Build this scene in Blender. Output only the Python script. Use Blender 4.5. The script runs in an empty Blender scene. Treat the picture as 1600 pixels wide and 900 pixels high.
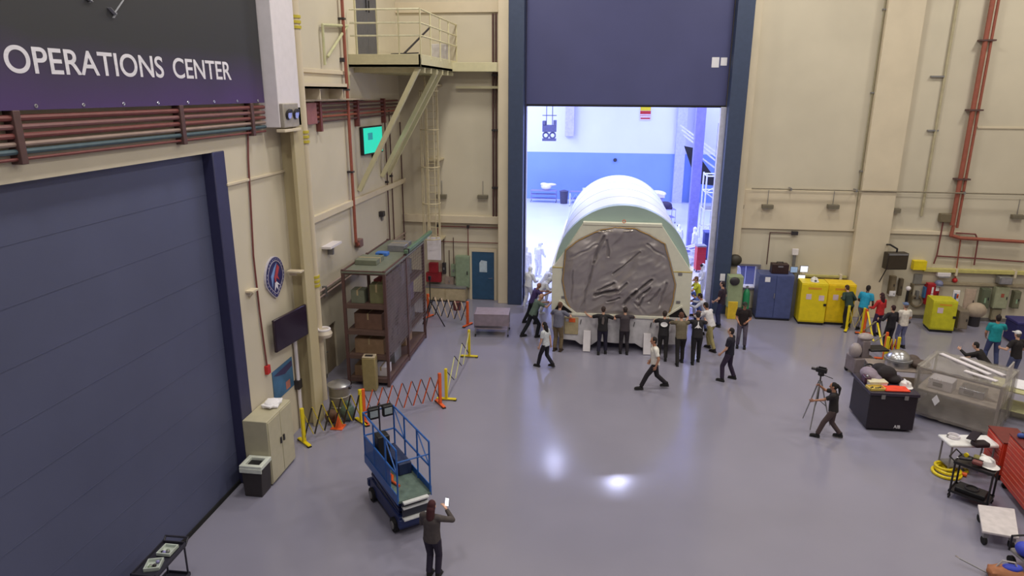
import bpy, bmesh, math, random
from mathutils import Vector as V, Matrix, Euler, noise
from mathutils.geometry import tessellate_polygon
random.seed(7)
R = math.radians
S = bpy.context.scene
COL = S.collection
# ------------------------------------------------------------------ camera
F = 1077.7; PITCH, YAW, ROLL, H = 0.27752, 0.1292, 0.005318, 9.0
cp, sp, cy, sy = math.cos(PITCH), math.sin(PITCH), math.cos(YAW), math.sin(YAW)
fwd = V((-sy*cp, cy*cp, -sp)); rgt = V((cy, sy, 0)); upv = rgt.cross(fwd)
r2 = math.cos(ROLL)*rgt + math.sin(ROLL)*upv
u2 = -math.sin(ROLL)*rgt + math.cos(ROLL)*upv
cam = bpy.data.objects.new('camera', bpy.data.cameras.new('camera')); COL.objects.link(cam)
m = Matrix((r2, u2, -fwd)).transposed().to_4x4(); m.translation = (0, 0, H); cam.matrix_world = m
cam.data.sensor_width = 36; cam.data.lens = F/1600*36; cam.data.clip_end = 300; S.camera = cam
CAM = V((0, 0, H))
def ray(x, y): return r2*((x-800)/F) + u2*(-(y-450)/F) + fwd
def fp(x, y, z=0): d = ray(x, y); return CAM + d*((z-H)/d.z)        # where the floor (or height z) lies
def aty(x, y, Y): d = ray(x, y); return CAM + d*(Y/d.y)             # where a wall facing us lies
def atx(x, y, X): d = ray(x, y); return CAM + d*(X/d.x)             # where a side wall lies
# ------------------------------------------------------------------ world, lights, exposure
S.view_settings.view_transform = 'Standard'; S.view_settings.look = 'None'
S.view_settings.exposure = 0; S.view_settings.gamma = 1; S.view_settings.use_curve_mapping = False
W = bpy.data.worlds.new('world'); S.world = W; W.use_nodes = True
W.node_tree.nodes['Background'].inputs[0].default_value = (.80, .76, .82, 1)
W.node_tree.nodes['Background'].inputs[1].default_value = .22
def area(name, loc, sx, sy_, power, col, rot=(0, 0, 0)):
    l = bpy.data.lights.new(name, 'AREA'); l.shape = 'RECTANGLE'; l.size = sx; l.size_y = sy_
    l.energy = power; l.color = col; o = bpy.data.objects.new(name, l); COL.objects.link(o)
    o.location = loc; o.rotation_euler = rot; return o
for x in (-4, 6, 16):
    for y in (4, 14, 24):
        area('hall_lamp', (x, y, 17.2), 1.6, 1.6, 510, (1, .965, .87))
for x, w, p in ((-9.7, 5.6, 6500), (9.4, 1.8, 4200)): area('clean_room_ceiling_light', (x, 45, 13.6), w, 26, p*.62, (.58, .65, 1))
for x, p in ((-2.14, 200), (1.52, 900)): area('clean_room_lamp', (x, 36, 12.15 if x > 0 else 12.3), .55, .55, p, (.62, .64, 1))
# ------------------------------------------------------------------ materials
def lin(c): return tuple(((v/255)/12.92 if v/255 <= .04045 else ((v/255+.055)/1.055)**2.4) for v in c)
MATS = {}
def mat(name, rgb, rough=.55, metal=0, var=.10, scale=6, bump=0, alpha=1, emit=0, trans=0, spec=.5):
    if name in MATS: return MATS[name]
    m = bpy.data.materials.new(name); m.use_nodes = True; nt = m.node_tree; b = nt.nodes['Principled BSDF']
    c = lin(rgb)
    tc = nt.nodes.new('ShaderNodeTexCoord'); nz = nt.nodes.new('ShaderNodeTexNoise'); nz.inputs['Scale'].default_value = scale
    nz.inputs['Detail'].default_value = 3
    rp = nt.nodes.new('ShaderNodeValToRGB')
    rp.color_ramp.elements[0].color = tuple(v*(1-var) for v in c)+(1,); rp.color_ramp.elements[1].color = tuple(min(1, v*(1+var)) for v in c)+(1,)
    rp.color_ramp.elements[0].position = .3; rp.color_ramp.elements[1].position = .7
    nt.links.new(tc.outputs['Object'], nz.inputs['Vector']); nt.links.new(nz.outputs['Fac'], rp.inputs[0]); nt.links.new(rp.outputs[0], b.inputs['Base Color'])
    b.inputs['Roughness'].default_value = rough; b.inputs['Metallic'].default_value = metal; b.inputs['Specular IOR Level'].default_value = spec
    if alpha < 1: b.inputs['Alpha'].default_value = alpha
    if trans: b.inputs['Transmission Weight'].default_value = trans
    if emit:
        nt.links.new(rp.outputs[0], b.inputs['Emission Color']); b.inputs['Emission Strength'].default_value = emit
    if bump:
        bp = nt.nodes.new('ShaderNodeBump'); bp.inputs['Strength'].default_value = bump; nt.links.new(nz.outputs['Fac'], bp.inputs['Height']); nt.links.new(bp.outputs[0], b.inputs['Normal'])
    MATS[name] = m; return m
WALL = mat('beige_wall_paint', (204, 194, 174), .7, var=.05, scale=.6)
TRIM = mat('cream_trim_paint', (212, 198, 174), .6, var=.05, scale=1)
WHITEP = mat('white_paint', (225, 218, 224), .5, var=.03)
FLOOR = mat('sealed_epoxy_floor', (140, 137, 155), .16, var=.05, scale=.35, spec=.45)
BLUED = mat('slate_blue_door_paint', (80, 84, 112), .5, var=.06, scale=.7)
BLUEF = mat('dark_blue_frame_paint', (50, 50, 84), .5, var=.06)
STEELD = mat('back_door_steel', (75, 77, 121), .5, var=.06, scale=.5)
FRAMEB = mat('back_door_frame_paint', (58, 70, 98), .5, var=.08)
BLACK = mat('black_plastic', (26, 24, 28), .45)
DARK = mat('dark_grey_metal', (60, 56, 60), .45, .3)
GREY = mat('grey_metal', (140, 138, 140), .4, .4)
STEEL = mat('bright_steel', (190, 190, 195), .28, .9)
ALU = mat('white_powder_metal', (220, 220, 222), .4, .1)
YEL = mat('safety_yellow', (226, 202, 22), .45, var=.06)
ORG = mat('safety_orange', (226, 96, 40), .5)
RED = mat('red_enamel', (190, 40, 40), .45)
REDP = mat('red_pipe_paint', (150, 82, 66), .5)
BROWNP = mat('dark_red_conduit', (116, 62, 60), .5)
TEALP = mat('teal_conduit', (70, 90, 100), .5)
BLUEM = mat('lift_blue_paint', (36, 92, 170), .4)
PAPER = mat('white_paper', (235, 232, 238), .8, var=.02)
WOODB = mat('dark_brown_rack_paint', (88, 62, 60), .55)
CARD = mat('cardboard', (150, 122, 96), .8)
RUB = mat('black_rubber', (22, 20, 22), .8)
GREENM = mat('grey_green_enamel', (136, 152, 128), .5)
BEIGE = mat('putty_beige_enamel', (186, 178, 152), .5, var=.04)
# ------------------------------------------------------------------ mesh helpers
def axes(d, hint=V((0, 0, 1))):
    d = d.normalized()
    if abs(d.dot(hint)) > .98: hint = V((0, 1, 0))
    x = hint.cross(d).normalized(); return Matrix((x, d.cross(x), d)).transposed().to_4x4()
class MB:
    def __init__(s): s.bm = bmesh.new()
    def box(s, c, d, rz=0, M=None):
        T = (M or Matrix()) @ Matrix.Translation(c) @ Matrix.Rotation(rz, 4, 'Z') @ Matrix.Diagonal((*d, 1))
        bmesh.ops.create_cube(s.bm, size=1, matrix=T); return s
    def bb(s, lo, hi): return s.box([(a+b)/2 for a, b in zip(lo, hi)], [abs(b-a) for a, b in zip(lo, hi)])
    def bar(s, a, b, w, t, hint=V((0, 0, 1))):
        a, b = V(a), V(b); T = axes(b-a, hint); T.translation = (a+b)/2
        bmesh.ops.create_cube(s.bm, size=1, matrix=T @ Matrix.Diagonal((w, t, (b-a).length, 1))); return s
    def cyl(s, a, b, r, rb=None, n=12, flat=1, side=None):
        a, b = V(a), V(b); d = b-a
        if d.length < 1e-6: return s
        T = axes(d) if side is None else Matrix((side, d.normalized().cross(side), d.normalized())).transposed().to_4x4()
        T.translation = (a+b)/2
        bmesh.ops.create_cone(s.bm, cap_ends=True, segments=n, radius1=r, radius2=r if rb is None else rb, depth=d.length, matrix=T @ Matrix.Diagonal((1, flat, 1, 1))); return s
    def ell(s, c, r, M=None, n=12):
        if not hasattr(r, '__len__'): r = (r, r, r)
        T = Matrix.Translation(c) @ (M or Matrix()) @ Matrix.Diagonal((*r, 1))
        bmesh.ops.create_uvsphere(s.bm, u_segments=n, v_segments=max(6, n*2//3), radius=1, matrix=T); return s
    def cap(s, a, b, ra, rb=None, n=10):
        rb = ra if rb is None else rb; return s.cyl(a, b, ra, rb, n).ell(a, ra, n=n).ell(b, rb, n=n)
    def tube(s, pts, r, n=8):
        for i, (a, b) in enumerate(zip(pts, pts[1:])):
            s.cyl(a, b, r, n=n)
            if i: s.ell(a, r*1.02, n=n)
        return s
    def ring(s, c, R_, r, M=None, n=24, a0=0, a1=2*math.pi):
        M = M or Matrix(); c = V(c)
        p = [c + M.to_3x3() @ V((R_*math.cos(a0+(a1-a0)*i/n), R_*math.sin(a0+(a1-a0)*i/n), 0)) for i in range(n+1)]
        return s.tube(p, r, 6)
    def plate(s, loops, f, t):
        """flat plate with holes: loops of 2-D points, f maps (u, v, w) to a point, t thickness"""
        tri = tessellate_polygon([[V((u, v, 0)) for u, v in L] for L in loops]); flat = [p for L in loops for p in L]
        a = [s.bm.verts.new(f(u, v, 0)) for u, v in flat]; b = [s.bm.verts.new(f(u, v, t)) for u, v in flat]
        for t3 in tri:
            for vs in ([a[i] for i in t3], [b[i] for i in reversed(t3)]):
                try: s.bm.faces.new(vs)
                except ValueError: pass
        k = 0
        for L in loops:
            n = len(L)
            for i in range(n):
                j = (i+1) % n; s.bm.faces.new((a[k+i], a[k+j], b[k+j], b[k+i]))
            k += n
        return s
    def lathe(s, prof, c=(0, 0, 0), n=20, M=None):
        M = M or Matrix(); c = V(c); rows = []
        for r, z in prof: rows.append([s.bm.verts.new(c + M.to_3x3() @ V((r*math.cos(2*math.pi*i/n), r*math.sin(2*math.pi*i/n), z))) for i in range(n)])
        for p, q in zip(rows, rows[1:]):
            for i in range(n): s.bm.faces.new((p[i], p[(i+1) % n], q[(i+1) % n], q[i]))
        s.bm.faces.new(rows[0][::-1]); s.bm.faces.new(rows[-1]); return s
    def build(s, name, material, parent=None, bevel=0, smooth=30):
        bm = s.bm
        bmesh.ops.recalc_face_normals(bm, faces=bm.faces)
        me = bpy.data.meshes.new(name); bm.to_mesh(me); bm.free(); me.materials.append(material)
        o = bpy.data.objects.new(name, me); COL.objects.link(o)
        if parent: o.parent = parent
        if smooth:
            for p in me.polygons: p.use_smooth = True
            me.set_sharp_from_angle(angle=R(smooth))
        if bevel:
            b = o.modifiers.new('bevel', 'BEVEL'); b.width = bevel; b.segments = 2; b.limit_method = 'ANGLE'; b.angle_limit = R(40)
        return o
def tag(o, label, cat, group=None):
    o['label'] = label; o['category'] = cat
    if group: o['group'] = group
    return o
def thing(name, loc, label, cat, rz=0, group=None):
    o = bpy.data.objects.new(name, None); COL.objects.link(o); o.location = loc; o.rotation_euler = (0, 0, rz); o.empty_display_size = .1
    return tag(o, label, cat, group)
def struct(o, label=None):
    o['kind'] = 'structure'
    if label: o['label'] = label
    return o
def copy_tree(o, parent=None):
    kids = list(o.children); c = o.copy(); COL.objects.link(c)
    if parent: c.parent = parent
    for k in kids: copy_tree(k, c)
    return c
def text_mesh(txt, name, material, parent=None, depth=.004, fat=0):
    cu = bpy.data.curves.new(name, 'FONT'); cu.body = txt; cu.extrude = depth; cu.size = 1; cu.offset = fat
    t = bpy.data.objects.new('tmp', cu); COL.objects.link(t); dg = bpy.context.evaluated_depsgraph_get()
    me = bpy.data.meshes.new_from_object(t.evaluated_get(dg)); bpy.data.objects.remove(t); me.materials.clear(); me.materials.append(material); me.name = name
    xs = [v.co.x for v in me.vertices]; ys = [v.co.y for v in me.vertices]; x0, x1, y0, y1 = min(xs), max(xs), min(ys), max(ys)
    for v in me.vertices: v.co.x = (v.co.x-x0)/(x1-x0); v.co.y = (v.co.y-y0)/(y1-y0)
    o = bpy.data.objects.new(name, me); COL.objects.link(o)
    if parent: o.parent = parent
    return o
# ================================================================== THE ROOM
BY = 29.3; LX = -8.05; FX = -8.65        # back wall face, left wall face, further left wall face
TX = 16.0; CEIL = 18.0
fl = MB().bb((-12, -2, -.2), (22, BY+.1, 0)).build('floor', FLOOR, smooth=0); struct(fl)
struct(MB().bb((-14, BY+.1, -.2), (22, 60.3, 0)).build('floor_clean_room', mat('clean_room_white_floor', (214, 216, 226), .3, var=.03, scale=.4), smooth=0))
nt = FLOOR.node_tree                                                # faint panel joints in the epoxy
struct(MB().bb((-12, -2, CEIL), (22, BY+.5, CEIL+.2)).build('ceiling', WALL, smooth=0))
# left wall: door opening from y 3 to 14.0, 7.75 high
f_left = lambda u, v, w: V((LX-w, u, v))
struct(MB().plate([[(-2, 0), (2.5, 0), (2.5, 7.75), (14.02, 7.75), (14.02, 0), (17.1, 0), (17.1, CEIL), (-2, CEIL)]], f_left, .6).build('wall_left', WALL, smooth=0))
# the wall beyond steps back; it has a small doorway at y 20 to 20.85
struct(MB().plate([[(17.1, 0), (19.98, 0), (19.98, 1.62), (20.86, 1.62), (20.86, 0), (BY+.5, 0), (BY+.5, CEIL), (17.1, CEIL)]], lambda u, v, w: V((FX-w, u, v)), .4).build('wall_left_rear', WALL, smooth=0))
# back wall with the great opening, the small window and the little blue door
f_back = lambda u, v, w: V((u, BY+w, v))
win = [(5.76, 1.02), (6.66, 1.02), (6.66, 1.98), (5.76, 1.98)]
struct(MB().plate([[(-9.1, 0), (-3.26, 0), (-3.26, 12.6), (4.72, 12.6), (4.72, 0), (22, 0), (22, CEIL), (-9.1, CEIL)], win], f_back, .6).build('wall_back', WALL, smooth=0))
struct(MB().bb((22, -2, 0), (22.3, BY+.6, CEIL)).build('wall_right', WALL, smooth=0))
# --- roll-up door in the left wall
d1 = MB().bb((LX-.30, 2.5, 0), (LX-.22, 13.6, 7.75)).build('door_1', BLUED, smooth=0); struct(d1, 'tall slate blue roll-up door in the left wall')
f = MB().bb((LX-.34, 13.56, 0), (LX+.02, 14.03, 7.76)).build('door_frame', BLUEF, d1, .02)
b = MB()
for k in range(1, 9): b.bb((LX-.222, 2.5, k*.86), (LX-.214, 13.56, k*.86+.012))
b.build('panel_joint', BLUED, d1)
MB().bb((LX-.25, 2.5, 0), (LX-.19, 13.56, .10)).build('bottom_seal', RUB, d1)
# --- great vertical lift door in the back wall, half raised
d2 = MB().bb((-3.26, BY-.05, 8.49), (4.75, BY+.10, 13.4)).build('door_2', STEELD, smooth=0, bevel=.02); struct(d2, 'great slate blue lift door, raised above the clean room opening')
MB().bb((-3.26, BY-.07, 8.42), (4.75, BY+.12, 8.50)).build('bottom_seal', RUB, d2)
b = MB()
b.bb((-3.92, BY-.62, 0), (-3.30, BY+.1, 12.9)); b.build('door_frame', FRAMEB, d2, .02)
MB().bb((4.78, BY-.62, 0), (5.42, BY+.1, 12.9)).build('door_frame', FRAMEB, d2, .02)
MB().bb((4.56, BY-.08, 0), (4.80, BY+.2, 8.45)).build('guide_rail', mat('pale_guide_rail', (206, 206, 226), .4), d2, .01)
MB().bb((-3.32, BY-.08, 0), (-3.24, BY+.2, 12.9)).build('guide_rail', BLUEF, d2, .01)
for x, zz, w, h in ((4.20, 9.95, .28, .38), (4.52, 10.02, .24, .30)):
    tag(MB().bb((x-w/2, BY-.065, zz), (x+w/2, BY-.052, zz+h)).build('notice', PAPER), 'taller left paper notice on the raised lift door' if w > .25 else 'squarer right paper notice on the raised lift door', 'notice')
tag(MB().bb((5.02, BY-.635, 1.45), (5.22, BY-.62, 1.75)).build('notice', PAPER), 'white notice low on the right frame of the lift door', 'notice')
# --- small blue door in the back wall, and the beige one in the left wall
d3 = MB().bb((-5.60, BY-.06, .02), (-4.60, BY-.01, 2.2)).build('door_3', mat('teal_blue_door', (48, 84, 118), .5), bevel=.01); struct(d3, 'small teal blue personnel door with paper taped on it')
MB().plate([[(-5.72, 0), (-5.72, 2.32), (-4.48, 2.32), (-4.48, 0), (-4.6, 0), (-4.6, 2.2), (-5.6, 2.2), (-5.6, 0)]], lambda u, v, w: V((u, BY-.08+w, v)), .08).build('door_frame', TRIM, d3)
MB().cyl((-4.7, BY-.06, 1.02), (-4.7, BY-.13, 1.02), .025).bar((-4.7, BY-.13, 1.02), (-4.85, BY-.13, 1.02), .02, .02).build('door_handle', STEEL, d3)
tag(MB().plate([[(-5.26, 1.28), (-4.92, 1.28), (-4.92, 1.78), (-5.18, 1.82), (-5.26, 1.7)]], lambda u, v, w: V((u, BY-.062-w, v)), .006).build('paper_notice', mat('pale_blue_paper', (190, 206, 220), .8)), 'pale paper notice taped to the small blue door', 'notice')
d4 = MB().bb((FX-.12, 19.98, 0), (FX-.06, 20.86, 1.62)).build('door_4', mat('drab_beige_door', (146, 130, 108), .6), bevel=.01); struct(d4, 'low drab beige door in the left wall before the cage')
MB().cyl((FX-.06, 20.1, .8), (FX-.0, 20.1, .8), .025).build('door_handle', STEEL, d4)
# --- window
w1 = MB().plate([[(5.68, .94), (6.74, .94), (6.74, 2.06), (5.68, 2.06)], win], lambda u, v, w: V((u, BY-.05+w, v)), .1).build('window_1', mat('grey_window_frame', (120, 116, 128), .5)); struct(w1, 'window beside the lift door, clean room behind it')
MB().bb((5.76, BY+.2, 1.02), (6.66, BY+.21, 1.98)).build('pane', mat('clear_glass', (215, 225, 255), .05, alpha=.18, var=.02), w1)
# --- columns, beams and ledges (structure)
def trim(n, lo, hi, m_=TRIM, bev=.01): return struct(MB().bb(lo, hi).build('trim_%d' % n, m_, smooth=0, bevel=bev))
trim(1, (-4.36, BY-.5, 0), (-3.93, BY, 13), bev=.02)                       # pier left of the great door
trim(2, (5.42, BY-.35, 0), (5.74, BY, 13), bev=.02)                        # pier right of it
trim(3, (10.24, BY-.28, 0), (11.56, BY, 16), bev=.02)                      # wide pilaster
trim(4, (5.74, BY-.10, 3.60), (10.24, BY, 5.2), bev=.01)                   # furred band over the alcove
trim(5, (-8.65, BY-.22, 3.48), (-4.36, BY, 3.80))                          # beam across the far corner
trim(6, (11.56, BY-.10, 3.55), (14.3, BY, 3.7))
trim(7, (-8.65, BY-.10, 12.05), (-4.36, BY, 12.45))
trim(8, (FX, 17.1, 5.16), (FX+.14, BY, 5.36))
trim(9, (FX, 17.1, 9.5), (FX+.06, 23.5, 9.62))
trim(10, (14.2, BY-.04, 7.72), (22, BY, 7.80))
# steel column between the two left walls
c = MB(); c.bb((-8.1, 16.75, 0), (-7.62, 16.85, 8.6)); c.bb((-7.70, 16.55, 0), (-7.60, 17.1, 8.6)); c.bb((-8.66, 16.85, 0), (-8.1, 17.12, CEIL))
struct(c.build('trim_11', mat('olive_cream_column', (186, 172, 136), .6, var=.04, scale=1), smooth=0, bevel=.01), 'cream steel column on the left wall')
struct(MB().bb((-8.06, 15.86, 8.15), (-7.6, 17.06, CEIL)).build('trim_12', WHITEP, smooth=0, bevel=.015), 'white boxed duct beside the banner')
trim(13, (LX, 13.98, 7.0), (LX+.05, 16.8, 7.06))
b = MB().bb((FX, 17.12, 0), (FX+.02, 19.9, .14)); struct(b.build('baseboard_left', mat('grey_cove_base', (118, 112, 108)), smooth=0))
b = MB().bb((5.74, BY-.03, 0), (10.24, BY, .14)).bb((11.56, BY-.03, 0), (22, BY, .14)); struct(b.build('baseboard_back', MATS['grey_cove_base'], smooth=0))
# ================================================================== CLEAN ROOM BEHIND
CW = mat('clean_room_white_wall', (226, 228, 240), .6, var=.02, scale=.4)
CB = mat('clean_room_blue_wall', (132, 160, 226), .6, var=.04, scale=.4)
cr = MB().bb((-14, 60, 4.03), (14, 60.3, 14)).build('wall_far', CW, smooth=0); struct(cr)
struct(MB().bb((-14, 59.98, 0), (14, 60.3, 4.03)).build('trim_14', CB, smooth=0), 'blue lower band of the clean room far wall')
struct(MB().bb((-14, BY+.6, 0), (-13.7, 60, 14)).build('wall_clean_room_left', CW, smooth=0))
struct(MB().bb((10.5, BY+.6, 0), (10.8, 60, 14)).build('wall_clean_room_right', mat('clean_room_blue_side', (176, 180, 232), .6, var=.03), smooth=0))
struct(MB().bb((-14, BY+.6, 14), (14, 60.3, 14.2)).build('ceiling_clean_room', CW, smooth=0))
CRC = mat('clean_room_column_paint', (124, 124, 196), .5)
struct(MB().bb((4.98, 40.1, 0), (5.50, 40.6, 14)).build('trim_15', CRC, smooth=0, bevel=.02), 'violet blue column inside the clean room')
struct(MB().bb((5.9, 59.4, 0), (6.7, 60, 14)).build('trim_16', mat('clean_room_pale_column', (190, 192, 240), .5), smooth=0, bevel=.02))
struct(MB().bb((7.4, 58.6, 0), (8.0, 60, 14)).build('trim_17', MATS['clean_room_pale_column'], smooth=0, bevel=.02))
# ================================================================== THE CONTAINER
def arc(cx, cz, r, a0, a1, n): return [(cx+r*math.cos(R(a0+(a1-a0)*i/n)), cz+r*math.sin(R(a0+(a1-a0)*i/n))) for i in range(n+1)]
SH = mat('container_shell_white', (226, 230, 228), .38, var=.03, scale=1)
SHG = mat('container_grey_green', (158, 178, 174), .45, var=.04, scale=1)
SHP = mat('container_panel_white', (222, 220, 204), .45, var=.03)
ct = thing('transport_container', (.79, 24.0, 0), 'giant white arched transport container with foil-covered opening, rolled through the lift door', 'container')
fl_ = lambda u, v, w: V((u, w, v))
R0, Z0 = 2.34, 2.86
prof = arc(0, Z0, R0, 0, 180, 40) + [(-R0, 1.3), (R0, 1.3)]
MB().plate([prof], lambda u, v, w: V((u, .30+w, v)), 9.1).build('shell', SH, ct, smooth=40)
prof2 = arc(0, Z0, R0+.03, 0, 180, 40) + [(-R0-.03, 1.3), (R0+.03, 1.3)]
MB().plate([prof2], lambda u, v, w: V((u, .02+w, v)), .42).build('end_ring', SHG, ct, smooth=40)
b = MB()
for y in (2.4, 4.6, 6.8, 9.0): b.plate([arc(0, Z0, R0+.012, 0, 180, 40)+arc(0, Z0, R0-.05, 180, 0, 40)], lambda u, v, w: V((u, y+w, v)), .05)
b.build('shell_seam', SH, ct, smooth=40)
def w2l(pts, Y=24.0): return [(p.x-.79, p.z) for p in (aty(x, y, Y) for x, y in pts)]
hole = w2l([(938, 357), (962, 353), (992, 355), (1014, 365), (1038, 379), (1046, 408), (1054, 441), (1050, 468), (1041, 496), (968, 492), (897, 488), (886, 468), (880, 436), (885, 388), (906, 372)])
outer = [(-1.40, 4.60), (1.30, 4.60), (2.12, 3.42), (2.37, 3.06), (2.44, 3.06), (2.44, 1.42), (1.72, 1.22), (-1.72, 1.22), (-2.44, 1.42), (-2.44, 3.06), (-2.37, 3.06), (-2.12, 3.42)]
MB().plate([outer, hole], lambda u, v, w: V((u, -.22+w, v)), .26).build('front_panel', SHP, ct, bevel=.02, smooth=0)
MB().bb((-1.40, -.25, 4.56), (1.30, .0, 4.66)).build('top_flange', SHP, ct, .01)
# crinkled foil in the opening: a fine sheet, folded and puckered
def inside(u, v, L):
    c = False; n = len(L)
    for i in range(n):
        (x1, y1), (x2, y2) = L[i], L[i-1]
        if (y1 > v) != (y2 > v) and u < (x2-x1)*(v-y1)/(y2-y1)+x1: c = not c
    return c
cxh = sum(p[0] for p in hole)/len(hole); czh = sum(p[1] for p in hole)/len(hole)
fb = bmesh.new(); RN, AN = 74, 220; rows = []
def edge_r(a):
    d = V((math.cos(a), math.sin(a))); best = 0
    for i in range(len(hole)):
        p, q = V(hole[i-1])-V((cxh, czh)), V(hole[i])-V((cxh, czh)); e = q-p; den = d.x*e.y-d.y*e.x
        if abs(den) < 1e-9: continue
        t = (p.x*e.y-p.y*e.x)/den; s_ = (p.x*d.y-p.y*d.x)/den
        if t > 0 and -1e-6 <= s_ <= 1+1e-6: best = max(best, t)
    return best
er = [edge_r(2*math.pi*i/AN)*1.025 for i in range(AN)]
FOLDS = [((943, 366), (928, 408), .07, .20), ((928, 408), (907, 484), .06, .16), ((948, 372), (951, 398), .06, .15), ((1018, 434), (986, 458), .07, .30), ((1016, 446), (995, 464), .06, .28), ((992, 452), (974, 472), .07, .28), ((962, 452), (930, 458), .09, .34), ((1000, 392), (958, 426), .04, .14), ((1030, 450), (1014, 470), .06, .16), ((958, 440), (934, 452), .06, .24), ((968, 462), (948, 470), .05, .2), ((1006, 462), (996, 474), .05, .22), ((978, 440), (966, 452), .05, .2), ((1040, 440), (1030, 476), .05, .14), ((896, 420), (892, 470), .05, .12), ((990, 468), (1012, 492), .05, .12), ((890, 400), (935, 380), .06, .10), ((1040, 400), (1010, 380), .05, .12)]
FOLDS = [(V(w2l([a_])[0]), V(w2l([b_])[0]), w_, d_) for a_, b_, w_, d_ in FOLDS]
def crease(u, v):
    w = noise.noise(V((u*.55+v*.4, v*.8-u*.5, 3.1)))*.16 + noise.noise(V((u*1.5+v*1.1, v*2.1-u*1.6, 1.7)))*.06 + abs(noise.noise(V((u*1.2+v*.9, v*3.4-u*2.6, 7.7))))*.06 + noise.noise(V((u*3.5+v*2.5, v*5-u*4, .4)))*.02
    p = V((u+.05*noise.noise(V((u*2.6, v*2.6, 5.))), v+.05*noise.noise(V((u*2.6, v*2.6, 9.)))))
    for a_, b_, wd, dp_ in FOLDS:
        e = b_-a_; t = max(0, min(1, (p-a_).dot(e)/e.dot(e))); d = (p-a_-e*t).length
        x = d/(wd*(.5+.25*noise.noise(V((u*4, v*4, 2.))))); w += dp_*.55*math.exp(-x*x) - dp_*.12*math.exp(-(x-2.2)**2/2)
    return w
for j in range(RN+1):
    t = j/RN; row = []
    for i in range(AN):
        a = 2*math.pi*i/AN; u, v = cxh+er[i]*t*math.cos(a), czh+er[i]*t*math.sin(a)
        k = min(1, (1-t)*6); row.append(fb.verts.new((u, -.245+k*(-.03+crease(u, v)), v)))
    rows.append(row)
for p, q in zip(rows[1:], rows[2:]):
    for i in range(AN): fb.faces.new((p[i], p[(i+1) % AN], q[(i+1) % AN], q[i]))
c0 = fb.verts.new((cxh, -.245-.03+crease(cxh, czh), czh))
for i in range(AN): fb.faces.new((c0, rows[1][i], rows[1][(i+1) % AN]))
for v in rows[0]: fb.verts.remove(v)
mb = MB(); mb.bm.free(); mb.bm = fb
FOIL = mat('crinkled_grey_foil', (158, 150, 152), (.34), .3, var=.10, scale=1.2, bump=.06)
fo = mb.build('foil_cover', FOIL, ct, smooth=180); fo.data.polygons.foreach_set('use_smooth', [True]*len(fo.data.polygons))
s_ = fo.modifiers.new('thick', 'SOLIDIFY'); s_.thickness = .006
hp = [V((u*1.0, -.25, v)) for u, v in hole]; mb = MB()
for i in range(len(hp)):
    for k in range(6):
        a_, b_ = hp[i-1].lerp(hp[i], k/6), hp[i-1].lerp(hp[i], (k+1)/6)
        mb.bar(a_+V((random.uniform(-.012, .012), -.012, random.uniform(-.012, .012))), b_+V((random.uniform(-.012, .012), -.012, random.uniform(-.012, .012))), .02, .055, V((0, 1, 0)))
mb.build('tape_edge', mat('amber_tape', (190, 150, 66), .5), ct)
# glints on the loose film's top edge, shaped as pale shiny blobs
mb = MB()
for k in range(9):
    a_ = V(hole[0]).lerp(V(hole[2]), k/9); mb.ell((a_.x, -.28, a_.y-.05+random.uniform(-.03, .03)), (.09, .03, .035), n=8)
mb.build('film_glint', mat('pale_film_glint', (200, 190, 180), .12, .5), ct)
# side boxes, ledge and base
for sx in (-1, 1):
    mb = MB(); mb.bb((sx*2.36, .02, 1.42), (sx*2.46, 9.2, 3.05)); mb.build('side_skirt', SHP, ct, .02)
    mb = MB(); mb.bb((min(sx*2.44, sx*2.20), -.235, 3.03), (max(sx*2.44, sx*2.20)+sx*0, -.215, 3.065)) if False else mb.bar((sx*1.62, -.23, 3.0), (sx*2.44, -.23, 3.0), .02, .02); mb.build('yellow_line', mat('yellow_tape_line', (200, 176, 70)), ct)
    for zz in (2.92, 1.9): MB().bb((sx*2.02-.07, -.245, zz-.05), (sx*2.02+.07, -.215, zz+.05)).build('latch', GREY, ct, .008)
    # black plate painting the shade in the gusset gap, with its diagonal strut
    tri = [(sx*1.62, 1.32), (sx*2.40, 1.32), (sx*2.14, 1.72)]
    MB().plate([tri], lambda u, v, w: V((u, -.26+w, v)), .03).build('gusset_shade', BLACK, ct, smooth=0)
    MB().bar((sx*1.50, -.28, 1.30), (sx*2.16, -.28, 1.78), .07, .09, V((0, 1, 0))).build('gusset_strut', SHP, ct, .01)
base = [(-2.1, .34), (-1.55, .30), (-1.35, .16), (-.95, .16), (-.75, .32), (-.1, .27), (.6, .30), (.82, .16), (1.22, .16), (1.42, .30), (2.1, .34), (2.4, .7), (2.44, 1.34), (-2.44, 1.34), (-2.4, .7)]
MB().plate([base], lambda u, v, w: V((u, -.30+w, v)), 9.5).build('base_frame', mat('container_base_white', (206, 202, 206), .5), ct, .02, smooth=0)
MB().bb((-1.72, -.34, 1.26), (1.76, -.22, 1.36)).build('front_ledge', SHP, ct, .015)
for x in (-1.12, 1.02):
    mb = MB(); mb.plate([[(-.30, .72), (-.38, .72), (-.62, .02), (-.36, .02), (-.30, .2)]], lambda u, v, w: V((x-.13+w, u, v)), .26); mb.build('foot', WHITEP, ct, .01, smooth=0)
for x in (-2.0, 2.0):
    for y in (1, 4.5, 8):
        MB().cyl((x-.12, y, .17), (x+.12, y, .17), .17, n=20).build('caster', RUB, ct)
for x in (-1.38, .52, 1.1): MB().bar((x, -.305, .95), (x+.03, -.305, 1.12), .02, .05, V((0, 1, 0))).build('slot', BLACK, ct)
cpn = MB().bb((-1.95, -.34, .55), (-1.45, -.29, 1.2)).build('control_panel', mat('tan_panel', (180, 164, 128), .5), ct, .01)
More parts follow.
